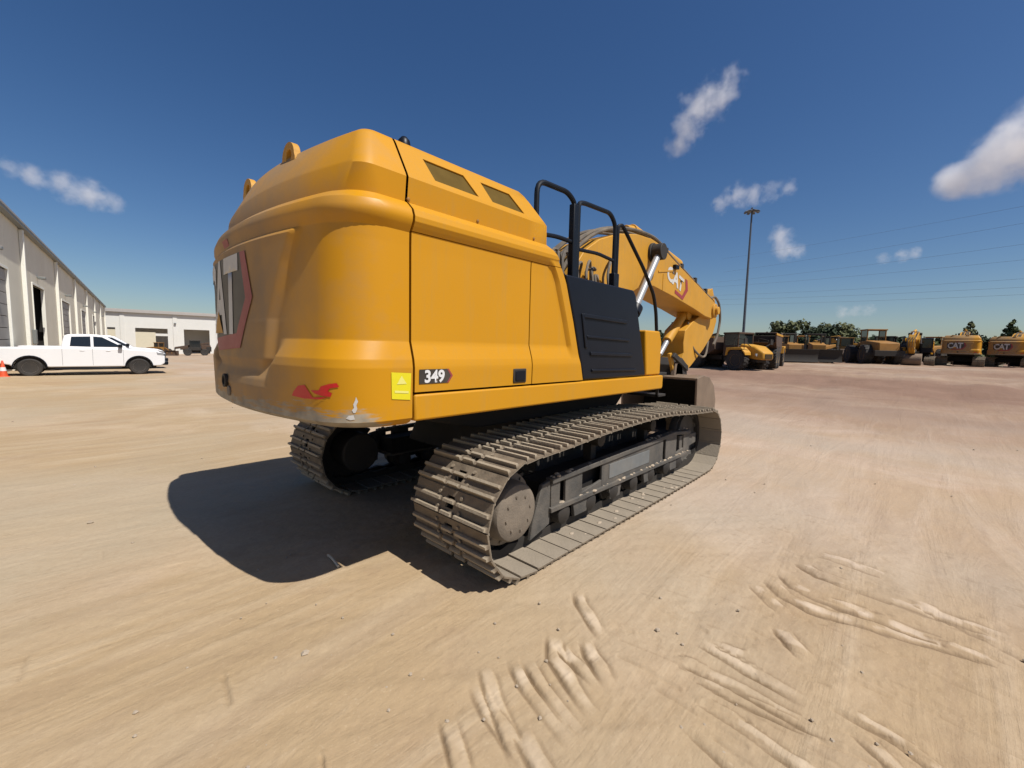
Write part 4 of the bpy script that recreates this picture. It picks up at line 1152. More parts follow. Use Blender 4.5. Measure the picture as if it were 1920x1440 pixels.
# ------------------------------------------------------------------ warehouses
A_, B_ = Vector((-5.94, 30.28, 0)), Vector((3.70, 120.6, 0))
LW = (B_ - A_).length
wl = thing('left_warehouse'.replace('left_', 'long_'), 'long cream metal warehouse running away along the left with tall doors and a dark eave', 'warehouse', A_, math.atan2(B_.y - A_.y, B_.x - A_.x))
# local x runs along the facade, -y is its outer face
HE = 8.15
DOORS = [(-6.3, .4, 5.2, 'grey'), (7.4, 11.9, 5.1, 'open'), (21.6, 27.6, 5.0, 'grey'), (39.4, 45.6, 5.0, 'grey'), (57, 62, 5.0, 'grey'), (74, 79, 5.0, 'grey')]
xs = -16.0
k = 0
segs = []
for d0, d1, h, kind in DOORS:
    segs.append((xs, d0, -2.4, HE)); segs.append((d0, d1, h, HE)); xs = d1
segs.append((xs, LW, -2.4, HE))
for a, c, z0, z1 in segs:
    n = max(1, round((c - a) / 3.6))
    for q in range(n):      # pressed metal sheets butted edge to edge
        b = MB(); b.box(a + (c - a) * q / n + .008, a + (c - a) * (q + 1) / n - .008, 0, .10, z0, z1); b.build('wall_panel', M['wall'], wl, smooth=0)
b = MB(); b.box(-16, LW, .11, .2, -2.4, HE); 
b = MB()
for d0, d1, h, kind in DOORS: pass
b.box(-16, -15.9, .1, 24, -2.4, HE); b.box(LW - .1, LW, .1, 24, -2.4, HE); b.box(-16, LW, 23.9, 24, -2.4, HE); b.build('end_wall', M['wall'], wl, smooth=0)
b = MB(); b.prism([(0, 0)] * 0 or [(-16.2, HE + .02), (LW + .2, HE + .02), (LW + .2, HE + .12), (-16.2, HE + .12)], -.32, 24.2); b.build('roof', M['roof'], wl, smooth=0)
b = MB(); b.box(-16.2, LW + .2, -.30, -.02, HE - .16, HE + .02); b.build('eave_gutter', M['eave'], wl, bevel=.02)
for q in range(7):
    x0 = 4.3 + 14.1 * q
    b = MB(); b.box(x0 - .11, x0 + .11, -.20, -.002, -2.4, HE - .2); b.build('downpipe', M['trim'], wl, bevel=.03)
for x0 in (-9.9,):
    b = MB(); b.box(x0 - .11, x0 + .11, -.20, -.002, -2.4, HE - .2); b.build('downpipe', M['trim'], wl, bevel=.03)
for d0, d1, h, kind in DOORS:
    b = MB()
    b.box(d0 - .14, d0, -.05, .14, -2.4, h + .12); b.box(d1, d1 + .14, -.05, .14, -2.4, h + .12); b.box(d0, d1, -.05, .14, h, h + .14)
    df = b.build('door_frame', M['trim'], wl, bevel=.01)
    if kind == 'open':
        b = MB(); b.box(d0 - .3, d1 + .3, 3.0, 3.1, -2.4, h + .4); b.box(d0 - .3, d0 - .2, .11, 3.0, -2.4, h + .4); b.box(d1 + .2, d1 + .3, .11, 3.0, -2.4, h + .4); b.box(d0 - .3, d1 + .3, .11, 3.1, h + .4, h + .5); b.build('dark_interior', M['gap'], wl, smooth=0)
    else:
        for q in range(12):
            z0 = -2.0 + (h + 2.0) * q / 12
            b = MB(); b.prism([(d0, z0 + .01), (d1, z0 + .01), (d1, z0 + (h + 2.0) / 12 - .02), (d0, z0 + (h + 2.0) / 12 - .02)], .06, .11); b.build('door_slat', M['door_grey'], df, bevel=.01)
    b = MB(); b.box((d0 + d1) / 2 - .16, (d0 + d1) / 2 + .16, -.42, -.02, h + .55, h + .72); b.build('wall_lamp', M['eave'], wl, bevel=.03)
b = MB(); b.box(6.35, 6.75, -.18, -.002, 1.3, 2.2); b.build('switch_box', M['eave'], wl, bevel=.02)

# far shed closing the yard
C0, C1 = Vector((3.98, 124.9, 0)), Vector((62.0, 117.0, 0))
ws = thing('far_shed', 'low white shed with cream doors and dark openings across the back of the yard', 'warehouse', C0, math.atan2(C1.y - C0.y, C1.x - C0.x))
LS = (C1 - C0).length
# openings along it, local x from the corner
OP = [(.3, 1.6, 'slot'), (4.9, 10.6, 'half'), (13.6, 18.6, 'open'), (22, 27, 'half'), (31, 36, 'open'), (40, 45, 'half')]
xs = -2.0
for a, c, kind in OP:
    b = MB(); b.box(xs, a, 0, .2, -2.6, 8.0); b.build('wall_panel', M['wall_white'], ws, smooth=0)
    b = MB(); b.box(a, c, 0, .2, 4.05 if kind != 'slot' else 4.0, 8.0); b.build('wall_panel', M['wall_white'], ws, smooth=0)
    if kind == 'half':
        b = MB(); b.box(a, c - 2.2, .05, .15, -2.6, 3.15); b.build('roller_door', M['door_cream'], ws, smooth=0)
        b = MB(); b.box(c - 2.2, c, .05, .15, 2.35, 2.9); b.build('roller_door', M['wall_white'], ws, smooth=0)
    if kind == 'slot':
        b = MB(); b.box(a, c, 0.02, .2, -2.6, 3.55); b.build('roller_door', M['door_cream'], ws, smooth=0)
    xs = c
b = MB(); b.box(xs, LS, 0, .2, -2.6, 8.0); b.build('wall_panel', M['wall_white'], ws, smooth=0)
b = MB(); b.box(-2, LS, 6.9, 7.0, -2.6, 8.0); b.build('back_wall', M['wall_white'], ws, smooth=0)
for xx in (2.8, 12.0, 20.3, 29, 38):
    b = MB(); b.box(xx - .4, xx + .4, -.12, -.003, -2.6, 7.4); b.build('pilaster', M['wall_white'], ws, bevel=.02)
b = MB(); b.box(-2, LS, .2, 6.9, -2.55, -2.4); b.build('slab', M['roof'], ws, smooth=0)
b = MB(); b.box(-2.2, LS + .2, -.5, 7.2, 8.0, 8.12); b.build('roof', M['roof'], ws, smooth=0)
b = MB(); b.box(-2.2, LS + .2, -.56, -.3, 7.4, 8.02); b.build('fascia', M['roof'], ws, bevel=.02)
for xx in (12.0,):
    b = MB(); b.box(xx - .2, xx + .2, -.5, -.13, 5.2, 5.5); b.build('wall_lamp', M['eave'], ws, bevel=.03)

# ------------------------------------------------------------------ parked plant beyond
def dump_truck(label, loc, rz, group=None, scale=.86):
    t = thing('dump_truck', label, 'dump truck', loc, rz, group, scale)
    for x0 in (0.0, -4.4, -6.1):
        for sy in (-1, 1): wheel(t, (x0, sy * 1.15, .90), .90, .62, rim='rim_yellow', tread=20, rr=.52)
    b = MB(); b.box(-6.6, -2.2, -.45, .45, .85, 1.25); b.box(-1.9, 1.3, -.55, .55, .75, 1.2); b.box(-2.4, -1.6, -.3, .3, .8, 1.3); b.build('chassis', M['dark'], t, bevel=.03)
    b = MB(); b.loft([[(-.2, -.75, 1.2), (-.2, .75, 1.2), (-.2, .75, 2.25), (-.2, -.75, 2.25)], [(1.1, -.72, 1.0), (1.1, .72, 1.0), (1.1, .70, 2.05), (1.1, -.70, 2.05)], [(1.9, -.60, .95), (1.9, .60, .95), (1.9, .55, 1.55), (1.9, -.55, 1.55)]]); hd = b.build('hood', M['yellow_worn'], t, bevel=.16, seg=4)
    for q in range(5):
        b = MB(); b.box(1.84, 1.93, -.42, .42, 1.02 + .09 * q, 1.07 + .09 * q); b.build('grille_bar', M['dark'], hd)
    for sy in (-1, 1):
        b = MB(); b.lathe([(.02, .0), (.11, .0), (.11, -.08), (.02, -.09)], (1.45, sy * .74, 1.35), n=14, axis='x'); b.build('headlight', M['lens'], t)
        b = MB(); b.tube(rounded([(-.2, sy * 1.35, 1.95), (-.2, sy * 1.35, 2.75), (.75, sy * 1.35, 2.55), (.75, sy * 1.35, 1.75)], .1), .025, 6); b.build('handrail', M['dark'], t)
    for sy in (-1, 1):
        b = MB(); b.prism([(-.95, 1.25), (-.85, 1.9), (.5, 1.95), (.95, 1.55), (1.0, 1.3), (.6, 1.75), (-.6, 1.72), (-.8, 1.25)], sy * .80, sy * 1.5); b.build('fender', M['yellow_worn'], t, bevel=.03)
    b = MB(); b.box(-1.75, -.25, -.85, .85, 1.2, 2.1); b.box(-1.8, -.2, -.88, .88, 3.05, 3.2)
    for x0, x1 in ((-1.75, -1.65), (-.35, -.25)):
        for y0, y1 in ((-.85, -.76), (.76, .85)): b.box(x0, x1, y0, y1, 2.1, 3.05)
    cb = b.build('cab', M['rust'], t, bevel=.03)
    for sy in (-1, 1):
        b = MB(); b.box(-1.65, -.35, *sorted((sy * .80, sy * .82)), 2.1, 3.05); b.build('window', M['glass'], cb, smooth=0)
    b = MB(); b.box(-.31, -.29, -.76, .76, 2.1, 3.05); b.build('windscreen', M['glass'], cb, smooth=0)
    P = [(-2.1, 1.75), (-2.35, 2.85), (-2.0, 3.15), (-3.0, 2.95), (-6.2, 2.75), (-7.6, 2.95), (-7.3, 2.1), (-6.4, 1.5), (-4.5, 1.30), (-2.9, 1.32)]
    b = MB(); b.prism(P, -1.42, -1.32); b.prism(P, 1.32, 1.42); b.prism([(-2.1, 1.75), (-2.35, 2.85), (-2.45, 2.85), (-2.2, 1.75)], -1.32, 1.32); b.prism([(-2.2, 1.75), (-2.95, 1.40), (-4.5, 1.38), (-6.4, 1.58), (-7.3, 2.18), (-7.3, 2.10), (-6.4, 1.5), (-4.5, 1.30), (-2.9, 1.32), (-2.1, 1.7)], -1.32, 1.32)
    b.build('dump_body', M['rust'], t, bevel=.02)
    b = MB(); b.box(-7.62, -2.2, -1.46, -1.40, 2.72, 2.9); b.box(-7.62, -2.2, 1.40, 1.46, 2.72, 2.9); b.build('body_rail', M['yellow_worn'], t, bevel=.02)
    for sy in (-1, 1):
        b = MB(); b.box(.9, .98, *sorted((sy * 1.3, sy * 1.6)), 2.2, 2.65); b.tube([(.9, sy * .8, 2.0), (.94, sy * 1.4, 2.3)], .03, 6); b.build('mirror', M['dark'], t)
    return t

def loader(label, loc, rz, group=None, scale=1.0):
    t = thing('wheel_loader', label, 'wheel loader', loc, rz, group, scale)
    for x0 in (-1.6, 1.6):
        for sy in (-1, 1): wheel(t, (x0, sy * 1.1, .90), .90, .65, rim='rim_yellow', tread=18, rr=.5)
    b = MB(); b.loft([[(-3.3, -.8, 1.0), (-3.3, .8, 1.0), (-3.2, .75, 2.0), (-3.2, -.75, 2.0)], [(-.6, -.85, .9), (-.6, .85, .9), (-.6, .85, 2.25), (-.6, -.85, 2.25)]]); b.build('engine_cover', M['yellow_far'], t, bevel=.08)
    b = MB(); b.box(-.5, 2.0, -.5, .5, .8, 1.6); b.box(-3.4, -3.1, -1.1, 1.1, .8, 1.3); b.build('chassis', M['dark'], t, bevel=.03)
    b = MB(); b.box(-.7, .7, -.75, .75, 1.6, 2.2); b.box(-.8, .8, -.8, .8, 3.2, 3.32)
    for x0 in (-.7, .6):
        for y0 in (-.75, .66): b.box(x0, x0 + .1, y0, y0 + .09, 2.2, 3.2)
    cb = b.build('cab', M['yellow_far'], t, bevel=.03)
    for sy in (-1, 1):
        b = MB(); b.box(-.6, .6, *sorted((sy * .70, sy * .72)), 2.2, 3.2); b.build('window', M['glass'], cb, smooth=0)
    for sy in (-1, 1):
        b = MB(); b.prism([(.9, 1.9), (1.1, 2.1), (2.6, 1.3), (3.3, .75), (3.2, .55), (2.4, 1.0)], sy * .5, sy * .68); b.build('lift_arm', M['yellow_far'], t, bevel=.02)
    Q = [(3.1, .25), (3.0, .9), (3.3, 1.45), (3.4, 1.4), (3.15, .9), (3.25, .3), (4.2, .12), (4.2, .06)]
    b = MB(); b.prism(Q, -1.4, 1.4); b.prism([(3.1, .25), (3.0, .9), (3.3, 1.45), (4.2, .1)], -1.44, -1.4); b.prism([(3.1, .25), (3.0, .9), (3.3, 1.45), (4.2, .1)], 1.4, 1.44); b.build('bucket', M['rust'], t, bevel=.01)
    return t

def dozer(label, loc, rz, group=None, blade='rust'):
    t = thing('bulldozer', label, 'bulldozer', loc, rz, group)
    for sy in (-1, 1):
        ring = [(-1.6 + .45 * math.cos(a), .47 + .45 * math.sin(a)) for a in [math.pi / 2 + math.pi * k / 12 for k in range(13)]] + [(1.6 + .45 * math.cos(a), .47 + .45 * math.sin(a)) for a in [-math.pi / 2 + math.pi * k / 12 for k in range(13)]]
        b = MB(); b.prism(ring, sy * .75, sy * 1.25)
        for k in range(16):
            b.box(-1.7 + .22 * k, -1.64 + .22 * k, *sorted((sy * .74, sy * 1.26)), .90, .965)
        tr = b.build('track', M['dark'], t, bevel=.02)
        b = MB(); b.prism([(-1.3, .35), (1.3, .35), (1.2, .6), (-1.2, .6)], sy * 1.2, sy * 1.3); b.build('track_frame', M['yellow_far'], tr, bevel=.02)
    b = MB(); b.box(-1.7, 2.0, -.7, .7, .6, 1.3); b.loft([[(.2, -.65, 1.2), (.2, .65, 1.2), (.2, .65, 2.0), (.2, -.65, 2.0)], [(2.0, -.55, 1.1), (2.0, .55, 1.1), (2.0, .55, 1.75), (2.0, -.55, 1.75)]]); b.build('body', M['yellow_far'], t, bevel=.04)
    b = MB(); b.box(-1.4, .2, -.75, .75, 1.3, 1.8); b.box(-1.5, .3, -.8, .8, 2.75, 2.88)
    for x0 in (-1.4, .1):
        for y0 in (-.75, .66): b.box(x0, x0 + .1, y0, y0 + .09, 1.8, 2.75)
    cb = b.build('cab', M['dark'], t, bevel=.03)
    for sy in (-1, 1):
        b = MB(); b.box(-1.3, .1, *sorted((sy * .70, sy * .72)), 1.8, 2.75); b.build('window', M['glass'], cb, smooth=0)
    b = MB(); b.cyl((.9, .3, 1.9), (.9, .3, 2.75), .07, n=12); b.build('exhaust_pipe', M['dark'], t)
    b = MB(); b.prism([(2.75, .12), (2.62, .5), (2.66, .9), (2.8, 1.3), (2.88, 1.3), (2.76, .9), (2.72, .5), (2.85, .12)], -1.7, 1.7); b.build('blade', M[blade], t, bevel=.01)
    for sy in (-1, 1):
        b = MB(); b.box(-.2, 2.7, *sorted((sy * 1.32, sy * 1.46)), .35, .55); b.build('push_arm', M['yellow_far'], t, bevel=.02)
    return t

G_PLANT = 'construction machines parked along the far side of the yard'
p = spot(1402, 30.5); dump_truck('yellow articulated dump truck with brown tipper body, nose towards us, just beyond the excavator bucket', p, R(-116), G_PLANT)
p = spot(1437, 36.0); dump_truck('yellow articulated dump truck parked behind the first one, tail towards us', p, R(6), G_PLANT)
p = spot(1474, 43); dozer('dark bulldozer with brown blade next to the dump trucks, under the bushy tree', p, R(-150), G_PLANT, blade='dark')
p = spot(1527, 43); dozer('dark bulldozer with its wide blade square to us, second from the dump trucks', p, R(-163), G_PLANT, blade='dark')
p = spot(1585, 46); loader('brown wheel loader low between the square bladed bulldozer and a big tyred loader', p, R(100), G_PLANT, .8)
p = spot(1634, 41); loader('wheel loader with big black tyres just left of the excavator that faces us', p, R(24), G_PLANT)

p = spot(1672, 45); dozer('dusty yellow bulldozer half hidden between the big tyred loader and the excavator that faces us', p, R(-95), G_PLANT, blade='dark')
p = spot(1752, 50); loader('dusty yellow wheel loader far back, right behind the excavator that faces us', p, R(-20), G_PLANT, .95)
p = spot(1462, 54); loader('brown loader far back, right beside the dump trucks', p, R(120), G_PLANT, .9)
p = spot(1500, 52); loader('dark loader far back in the gap between the two bulldozers', p, R(30), G_PLANT, .9)
p = spot(1556, 50); dozer('brown bulldozer far back between the square bladed bulldozer and the broad olive tree', p, R(160), G_PLANT)
for u, dep, rz, sc_, lab in ((1716, 41, R(176), .80, 'yellow excavator facing us with its stick lowered, in the row of parked machines'),
                             (1604, 54, R(62), .80, 'yellow excavator far back, side on, above the brown wheel loader'),
                             (1803, 41, R(-6), .87, 'yellow excavator with its rear to us, left of the one at the edge'),
                             (1899, 41, R(-14), .87, 'yellow excavator with its rear to us at the right edge of the photo')):
    c = copy_tree(ex)
    c.location = spot(u, dep); c.rotation_euler = (0, 0, rz); c.scale = (sc_,) * 3
    c['label'] = lab; c['group'] = G_PLANT

# machines in front of the far shed
def telehandler(label, loc, rz):
    t = thing('telehandler', label, 'telehandler', loc, rz)
    for x0 in (-1.3, 1.3):
        for sy in (-1, 1): wheel(t, (x0, sy * .95, .65), .65, .45, rim='rim', rr=.5)
    b = MB(); b.box(-2.2, 2.0, -.6, .6, .6, 1.2); b.box(-2.4, -1.6, -.8, .8, .8, 1.7); b.build('chassis', M['dark'], t, bevel=.04)
    b = MB(); b.box(-.7, 1.0, -.9, 1.0, 1.0, 1.6); b.box(-.7, 1.0, -.85, .95, 2.75, 2.9)
    for x0 in (-.7, .88):
        for y0 in (-.85, .83): b.box(x0, x0 + .12, y0, y0 + .12, 1.6, 2.75)
    cb = b.build('cab', M['dark'], t, bevel=.03)
    b = MB(); b.box(-.6, .9, .90, .92, 1.6, 2.75); b.build('window', M['glass'], cb, smooth=0)
    b = MB(); b.prism([(-2.2, 2.2), (-2.1, 2.6), (3.2, 1.6), (3.1, 1.2)], -.55, -.10); b.build('boom', M['rust'], t, bevel=.03)
    b = MB(); b.box(1.2, 2.4, -.7, .7, 1.1, 1.7); b.box(-2.3, -.8, -.75, .75, 1.2, 2.0); b.build('engine_cover', M['rust'], t, bevel=.06)
    b = MB(); b.box(3.1, 3.25, -.7, .7, .4, 1.5); b.box(3.2, 4.3, -.5, -.35, .35, .45); b.box(3.2, 4.3, .35, .5, .35, .45); b.build('fork', M['dark'], t, bevel=.01)
    return t
p = spot(368, 82); telehandler('dark telehandler standing in the open bay of the far white shed', (p[0], p[1], p[2]), R(170))
p = spot(299, 78); loader('dark loader parked beside the half closed door of the far white shed', p, R(-60), scale=.72)
p = spot(332, 84)
t = thing('oil_drum', 'small dark drum against the white pillar of the far shed', 'drum', p)
b = MB(); b.lathe([(.30, 0), (.31, .02), (.30, .04), (.30, .42), (.31, .44), (.30, .46), (.30, .86), (.31, .88), (.30, .9)], n=20, axis='z'); b.build('drum', M['rust'], t)
b = MB(); b.cyl((.12, 0, .9), (.12, 0, .93), .05, n=10); b.build('bung', M['dark'], t)

# ------------------------------------------------------------------ trees
def tree(label, loc, h, rad, kind='leaf', shape='round', n=1700, leaf=.34, seed=1, group='trees behind the parked machines', name=None):
    rd = random.Random(seed)
    t = thing(name or ('round_tree' if shape == 'round' else 'conifer_tree'), label, 'tree', loc, 0, group)
    b = MB(); th = h * (.45 if shape == 'round' else .92)
    b.cyl((0, 0, -.3), (0, 0, th), h * .028, h * .010, n=10)
    for k in range(6):
        a = rd.uniform(0, 6.28); z0 = h * rd.uniform(.22, .42); q = rad * rd.uniform(.4, .7)
        b.cyl((0, 0, z0), (q * math.cos(a), q * math.sin(a), z0 + h * rd.uniform(.15, .3)), h * .012, h * .004, n=6)
    b.build('trunk', M['bark'], t)
    cl = []
    if shape == 'round':
        for k in range(26):
            a = rd.uniform(0, 6.28); rr = rad * math.sqrt(rd.random()) * .78; zz = h * (.34 + .52 * rd.random())
            lim = rad * math.sqrt(max(.05, 1 - ((zz - h * .58) / (h * .44)) ** 2))
            rr = min(rr, lim * .85)
            cl.append((rr * math.cos(a), rr * math.sin(a), zz, rad * rd.uniform(.22, .38)))
    else:
        for k in range(34):
            zz = h * (.12 + .86 * (k / 34)); lim = rad * (1 - k / 35) ** .85
            a = rd.uniform(0, 6.28)
            q = rd.uniform(.2, .7); cl.append((lim * q * math.cos(a), lim * q * math.sin(a), zz, max(.22, lim * .42)))
    V, Fc = [], []
    wts = [q[3] ** 1.6 for q in cl]
    for k in range(n):
        cx, cy, cz, cr = rd.choices(cl, wts)[0]
        d = Vector((rd.gauss(0, 1), rd.gauss(0, 1), rd.gauss(0, .8))).normalized() * cr * rd.uniform(.55, 1.05)
        p_ = Vector((cx, cy, cz)) + d
        nrm = (d.normalized() + Vector((rd.uniform(-.7, .7), rd.uniform(-.7, .7), rd.uniform(-.3, .9)))).normalized()
        a = nrm.orthogonal().normalized(); a.rotate(Matrix.Rotation(rd.uniform(0, 6.28), 3, nrm)); c_ = nrm.cross(a)
        s1, s2 = leaf * rd.uniform(.5, 1.0), leaf * rd.uniform(.35, .7)
        i = len(V)
        V += [p_ - a * s1, p_ + c_ * s2, p_ + a * s1, p_ - c_ * s2]; Fc.append([i, i + 1, i + 2, i + 3])
    b = MB(); b.v = [tuple(v) for v in V]; b.f = Fc
    me = bpy.data.meshes.new('crown'); me.from_pydata(b.v, [], b.f); me.materials.append(M[kind])
    put('crown', me, t)
    return t
TREES = [
 (1477, 66, 6.2, 3.0, 'leaf_grey', 'round', 'bushy olive tree with a dead top shoot, left of the dark round tree'),
 (1530, 62, 4.8, 2.6, 'leaf_dark', 'round', 'dark low round tree behind the square bladed bulldozer'),
 (1570, 68, 6.0, 3.1, 'leaf_grey', 'round', 'broad dusty olive tree, right of the dark round tree'),
 (1668, 60, 3.6, 2.4, 'leaf_dark', 'round', 'low dark bush behind the loader with big tyres'),
 (1784, 62, 4.0, 2.4, 'leaf_dark', 'round', 'dark bushy tree behind the left of the two excavators with their rears to us'),
 (1814, 60, 6.0, 2.4, 'leaf_grey', 'cone', 'pointed grey green conifer over the left excavator with its rear to us'),
 (1862, 62, 4.2, 2.6, 'leaf_dark', 'round', 'dark bushy tree between the two excavators with their rears to us'),
 (1892, 60, 6.4, 2.6, 'leaf', 'cone', 'pointed green conifer over the excavator at the right edge'),
 (1912, 60, 4.4, 2.6, 'leaf_dark', 'round', 'dark round tree at the right edge of the photo'),
 (1425, 70, 3.9, 2.6, 'leaf_dark', 'round', 'low dark tree above the cab of the second dump truck'),
 (1365, 74, 4.2, 2.4, 'leaf_dark', 'round', 'low dark tree behind the body of the first dump truck'),
 (1620, 72, 4.0, 2.6, 'leaf_dark', 'round', 'small dark tree right of the broad olive tree'),
 (1450, 64, 3.4, 2.6, 'leaf_dark', 'round', 'low dark bush between the dump trucks and the bushy tree with a dead shoot'),
 (1502, 66, 3.6, 2.6, 'leaf', 'round', 'low green bush filling the gap left of the dark round tree'),
 (1600, 66, 3.4, 2.8, 'leaf', 'round', 'low green bush at the right foot of the broad olive tree'),
 (1645, 66, 3.6, 2.8, 'leaf_dark', 'round', 'low dark bush above the loader with big tyres'),
 (1735, 64, 3.4, 2.8, 'leaf', 'round', 'low green bush behind the cab of the excavator that faces us'),
 (1840, 64, 3.8, 2.6, 'leaf_dark', 'round', 'low dark bush right of the left pointed conifer'),
 (1240, 60, 4.2, 2.2, 'leaf_dark', 'round', 'dark tree seen under the boom of the big excavator')]
for i, (u, dep, h, rad, kind, shape, lab) in enumerate(TREES):
    p = spot(u, dep)
    tree(lab, (p[0], p[1], p[2] - .1), h, rad, kind, shape, seed=20 + i, n=2600 if shape == 'round' else 2200)

# ------------------------------------------------------------------ light mast and wires
p = spot(1391, 75)
t = thing('light_mast', 'tall slender floodlight mast with a ring of lamps, standing behind the dump trucks', 'light mast', p)
b = MB(); b.cyl((0, 0, 0), (0, 0, 25.2), .24, .13, n=14); b.build('pole', M['mast'], t)
b = MB(); b.lathe([(.5, 24.7), (.62, 24.75), (.62, 24.95), (.5, 25.0)], n=24, axis='z'); b.lathe([(.16, 24.6), (.16, 25.4)], n=12, axis='z'); b.build('lamp_ring', M['mast'], t)
for k in range(8):
    a = 2 * math.pi * k / 8
    mt = Matrix.Rotation(a, 4, 'Z') @ Matrix.Translation((.95, 0, 24.75)) @ Matrix.Rotation(R(25), 4, 'Y')
    b = MB(); b.box(-.35, .28, -.22, .22, -.10, .10, mt); b.build('floodlight', M['mast'], t, bevel=.03)

def pix(u, v, d): return CAM + (FW + RT * ((u - 960) / F_PX) - UP * ((v - 720) / F_PX)) * d
WIRES = [((1440, 474), (1935, 384), 'highest of the thin power lines rising to the right across the sky'),
         ((1440, 500), (1935, 416), 'second highest thin power line across the right of the sky'),
         ((1430, 522), (1935, 456), 'third thin power line from the top across the right of the sky'),
         ((1420, 534), (1935, 486), 'fourth thin power line from the top across the right of the sky'),
         ((1410, 553), (1935, 522), 'third lowest thin power line across the right of the sky'),
         ((1405, 562), (1935, 538), 'second lowest thin power line across the right of the sky'),
         ((1400, 572), (1935, 552), 'lowest thin power line across the right of the sky')]
for (u0, v0), (u1, v1), lab in WIRES:
    a, c = pix(u0, v0, 170), pix(u1, v1, 95)
    d = (c - a)
    a2, c2 = a - d * .35, c + d * .6
    pts = []
    for k in range(25):
        s = k / 24
        q = a2 + (c2 - a2) * s
        q.z += (4 * s * (s - 1) + .9) * 2.2 * .5
        pts.append(q)
    b = MB(); b.tube(pts, .020, 5); tag(b.build('power_line', M['wire']), lab, 'power line', 'power lines over the yard')

# ------------------------------------------------------------------ small things on the ground
b = MB(); b.tube(smoothpath([(-3.055, -.355, .012), (-3.062, -.45, .02), (-3.08, -.60, .012)]), .011, 6)
tag(b.build('stick_of_wood', M['straw']), 'thin pale stick of wood lying half in the shadow of the excavator', 'stick')

rnd = random.Random(11)
b = MB()
for k in range(170):
    a = R(rnd.uniform(-22, 108)); d = rnd.uniform(1.6, 3.0) if k < 60 else rnd.uniform(2, 14)
    x, y = CAM.x + d * math.cos(a), CAM.y + d * math.sin(a)
    if -3 < x < 3 and abs(y) < 1.95: continue
    s = rnd.uniform(.004, .011) * (1.8 if rnd.random() < .06 else 1) * (1 + d * .05)
    c_ = Vector((x, y, float(ground_z(x, y)) + s * .3))
    ring = lambda zz, q: [(c_.x + q * s * math.cos(6.28 * i / 5 + k) * rnd.uniform(.7, 1.2), c_.y + q * s * math.sin(6.28 * i / 5 + k) * rnd.uniform(.7, 1.2), c_.z + zz * s) for i in range(5)]
    b.loft([ring(-.5, .7), ring(.1, 1.1), ring(.6, .6)])
tag(b.build('pebbles', M['stone'], smooth=0), 'scattered pebbles and clods on the sand', kind='stuff')

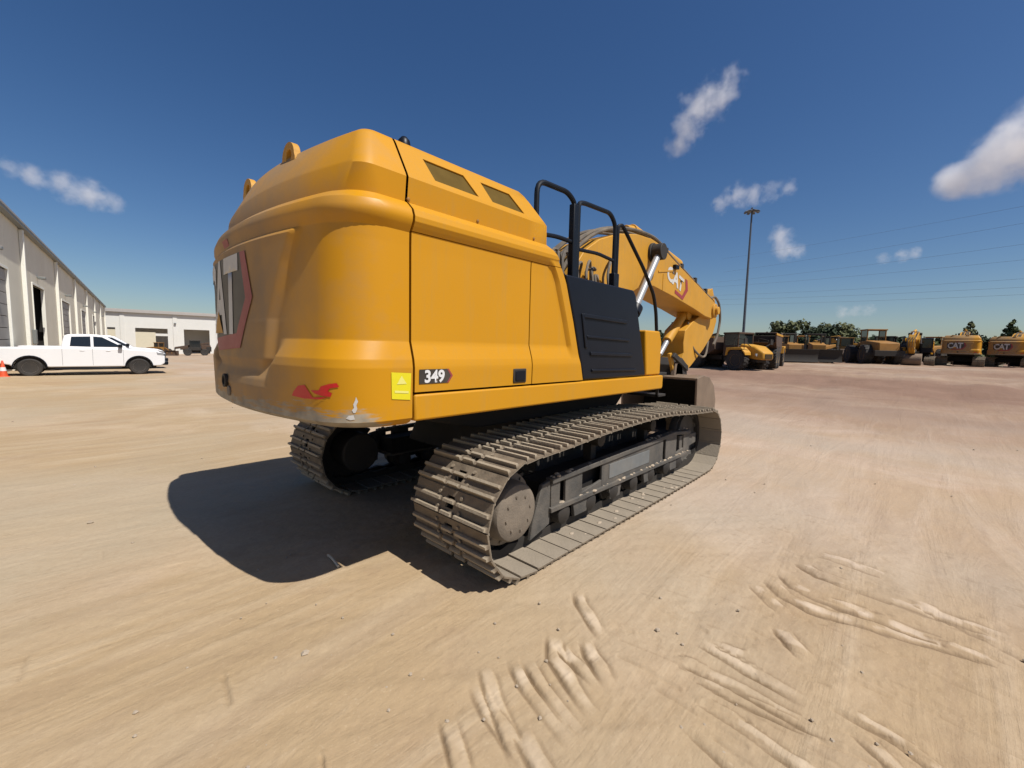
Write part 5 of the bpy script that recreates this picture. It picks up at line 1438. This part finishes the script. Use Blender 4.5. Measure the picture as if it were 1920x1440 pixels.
# ------------------------------------------------------------------ clouds
def cloud(label, u, v, d, blobs, dens=0.05, scale=1.0, seed=0, thr=0.5):
    """a closed hull holding lumpy vapour; blobs are (right, up, radius) in metres about its middle"""
    c = pix(u, v, d)
    f = (c - CAM); f.z = 0; f.normalize()
    r_ = Vector((f.y, -f.x, 0))
    x0 = min(q[0] - q[2] for q in blobs); x1 = max(q[0] + q[2] for q in blobs); z0 = min(q[1] - q[2] for q in blobs); z1 = max(q[1] + q[2] for q in blobs)
    R_ = max(q[2] for q in blobs)
    b = MB(); b.box(x0 * 1.05 - 5, x1 * 1.05 + 5, -R_ * 1.15, R_ * 1.15, z0 - 5, z1 + 5)
    mt, t, _b = new_mat('cloud_vapour')
    t.nodes.remove(_b)
    N = t.nodes.new; L = t.links.new
    tc = N('ShaderNodeTexCoord')
    no = N('ShaderNodeTexNoise'); no.inputs['Scale'].default_value = 1.0 / (R_ * .75) * scale; no.inputs['Detail'].default_value = 8; no.inputs['Roughness'].default_value = 0.68
    ofs = N('ShaderNodeVectorMath'); ofs.operation = 'ADD'; ofs.inputs[1].default_value = (seed * 37.1, seed * 11.3, seed * 5.7)
    L(tc.outputs['Object'], ofs.inputs[0]); L(ofs.outputs[0], no.inputs['Vector'])
    last = None
    for bx_, bz_, br in blobs:
        dd = N('ShaderNodeVectorMath'); dd.operation = 'DISTANCE'; dd.inputs[1].default_value = (bx_, 0, bz_)
        L(tc.outputs['Object'], dd.inputs[0])
        mm = N('ShaderNodeMath'); mm.operation = 'MULTIPLY_ADD'; mm.inputs[1].default_value = -1.0 / br; mm.inputs[2].default_value = 1.0
        L(dd.outputs['Value'], mm.inputs[0])
        if last is None: last = mm.outputs[0]
        else:
            sm = N('ShaderNodeMath'); sm.operation = 'SMOOTH_MAX'; sm.inputs[2].default_value = .45
            L(last, sm.inputs[0]); L(mm.outputs[0], sm.inputs[1]); last = sm.outputs[0]
    ad = N('ShaderNodeMath'); ad.operation = 'MULTIPLY_ADD'; ad.inputs[1].default_value = 3.2
    L(no.outputs['Fac'], ad.inputs[0]); L(last, ad.inputs[2])
    mr = N('ShaderNodeMapRange'); mr.inputs[1].default_value = thr + 1.28; mr.inputs[2].default_value = thr + 2.3; mr.inputs[3].default_value = 0; mr.inputs[4].default_value = dens
    L(ad.outputs[0], mr.inputs[0])
    # nothing outside the blobs
    g = N('ShaderNodeMapRange'); g.inputs[1].default_value = 0.02; g.inputs[2].default_value = .3
    L(last, g.inputs[0])
    mu = N('ShaderNodeMath'); mu.operation = 'MULTIPLY'; L(mr.outputs[0], mu.inputs[0]); L(g.outputs[0], mu.inputs[1])
    pv = N('ShaderNodeVolumePrincipled'); pv.inputs['Color'].default_value = (1, 1, 1, 1); pv.inputs['Anisotropy'].default_value = 0.0
    L(mu.outputs[0], pv.inputs['Density'])
    L(pv.outputs[0], t.nodes['Material Output'].inputs['Volume'])
    o = b.build('cloud', mt, smooth=0)
    o.location = c
    o.rotation_euler = (0, 0, math.atan2(r_.y, r_.x))
    return tag(o, label, 'cloud', 'small fair weather clouds')
K = 1500 / F_PX    # metres per photo pixel at the clouds' distance (straight ahead)
def cl(label, u, v, px, **k):
    d = 1500
    cloud(label, u, v, d, [(a * K, b_ * K, c * K * 1.2) for a, b_, c in px], **k)
cl('ragged slanting white cloud, highest in the sky right of the excavator', 1322, 205, [(-45, -60, 26), (-30, -28, 34), (-8, 5, 42), (20, 22, 40), (45, 45, 26), (-38, 22, 16)], dens=.013, seed=1, scale=1.3, thr=.62)
cl('large bright cloud cut by the right edge of the photo', 1895, 285, [(-70, -32, 36), (-30, -22, 48), (10, 0, 64), (60, 18, 80), (120, 30, 90)], dens=.018, seed=2, thr=.45)
cl('flat ragged cloud just above the light mast', 1408, 368, [(-50, -10, 20), (-25, 6, 26), (0, 0, 24), (30, 2, 20), (58, 8, 18)], dens=.012, seed=3, scale=1.2, thr=.55)
cl('small two lobed cloud just right of the light mast', 1470, 455, [(-8, 14, 22), (2, -8, 26), (16, -16, 20)], dens=.013, seed=4, scale=1.1, thr=.50)
cl('thin flat cloud low over the trees', 1602, 584, [(-18, 0, 14), (0, 1, 14), (20, 2, 13)], dens=.010, seed=5, thr=.50)
cl('tiny cloud above the row of machines', 1703, 478, [(-8, 0, 14), (8, 2, 13)], dens=.012, seed=6, thr=.45)
cl('faintest tiny puff left of another tiny cloud', 1656, 485, [(0, 0, 13)], dens=.008, seed=7, thr=.45)
cl('flat white cloud over the left warehouse', 142, 356, [(-48, 8, 22), (-15, 2, 30), (20, -4, 30), (48, -12, 22)], dens=.012, seed=8, thr=.50)
cl('small faint cloud at the left, up and left of the flat white one', 42, 321, [(-14, 2, 20), (10, -2, 20)], dens=.008, seed=9, thr=.50)
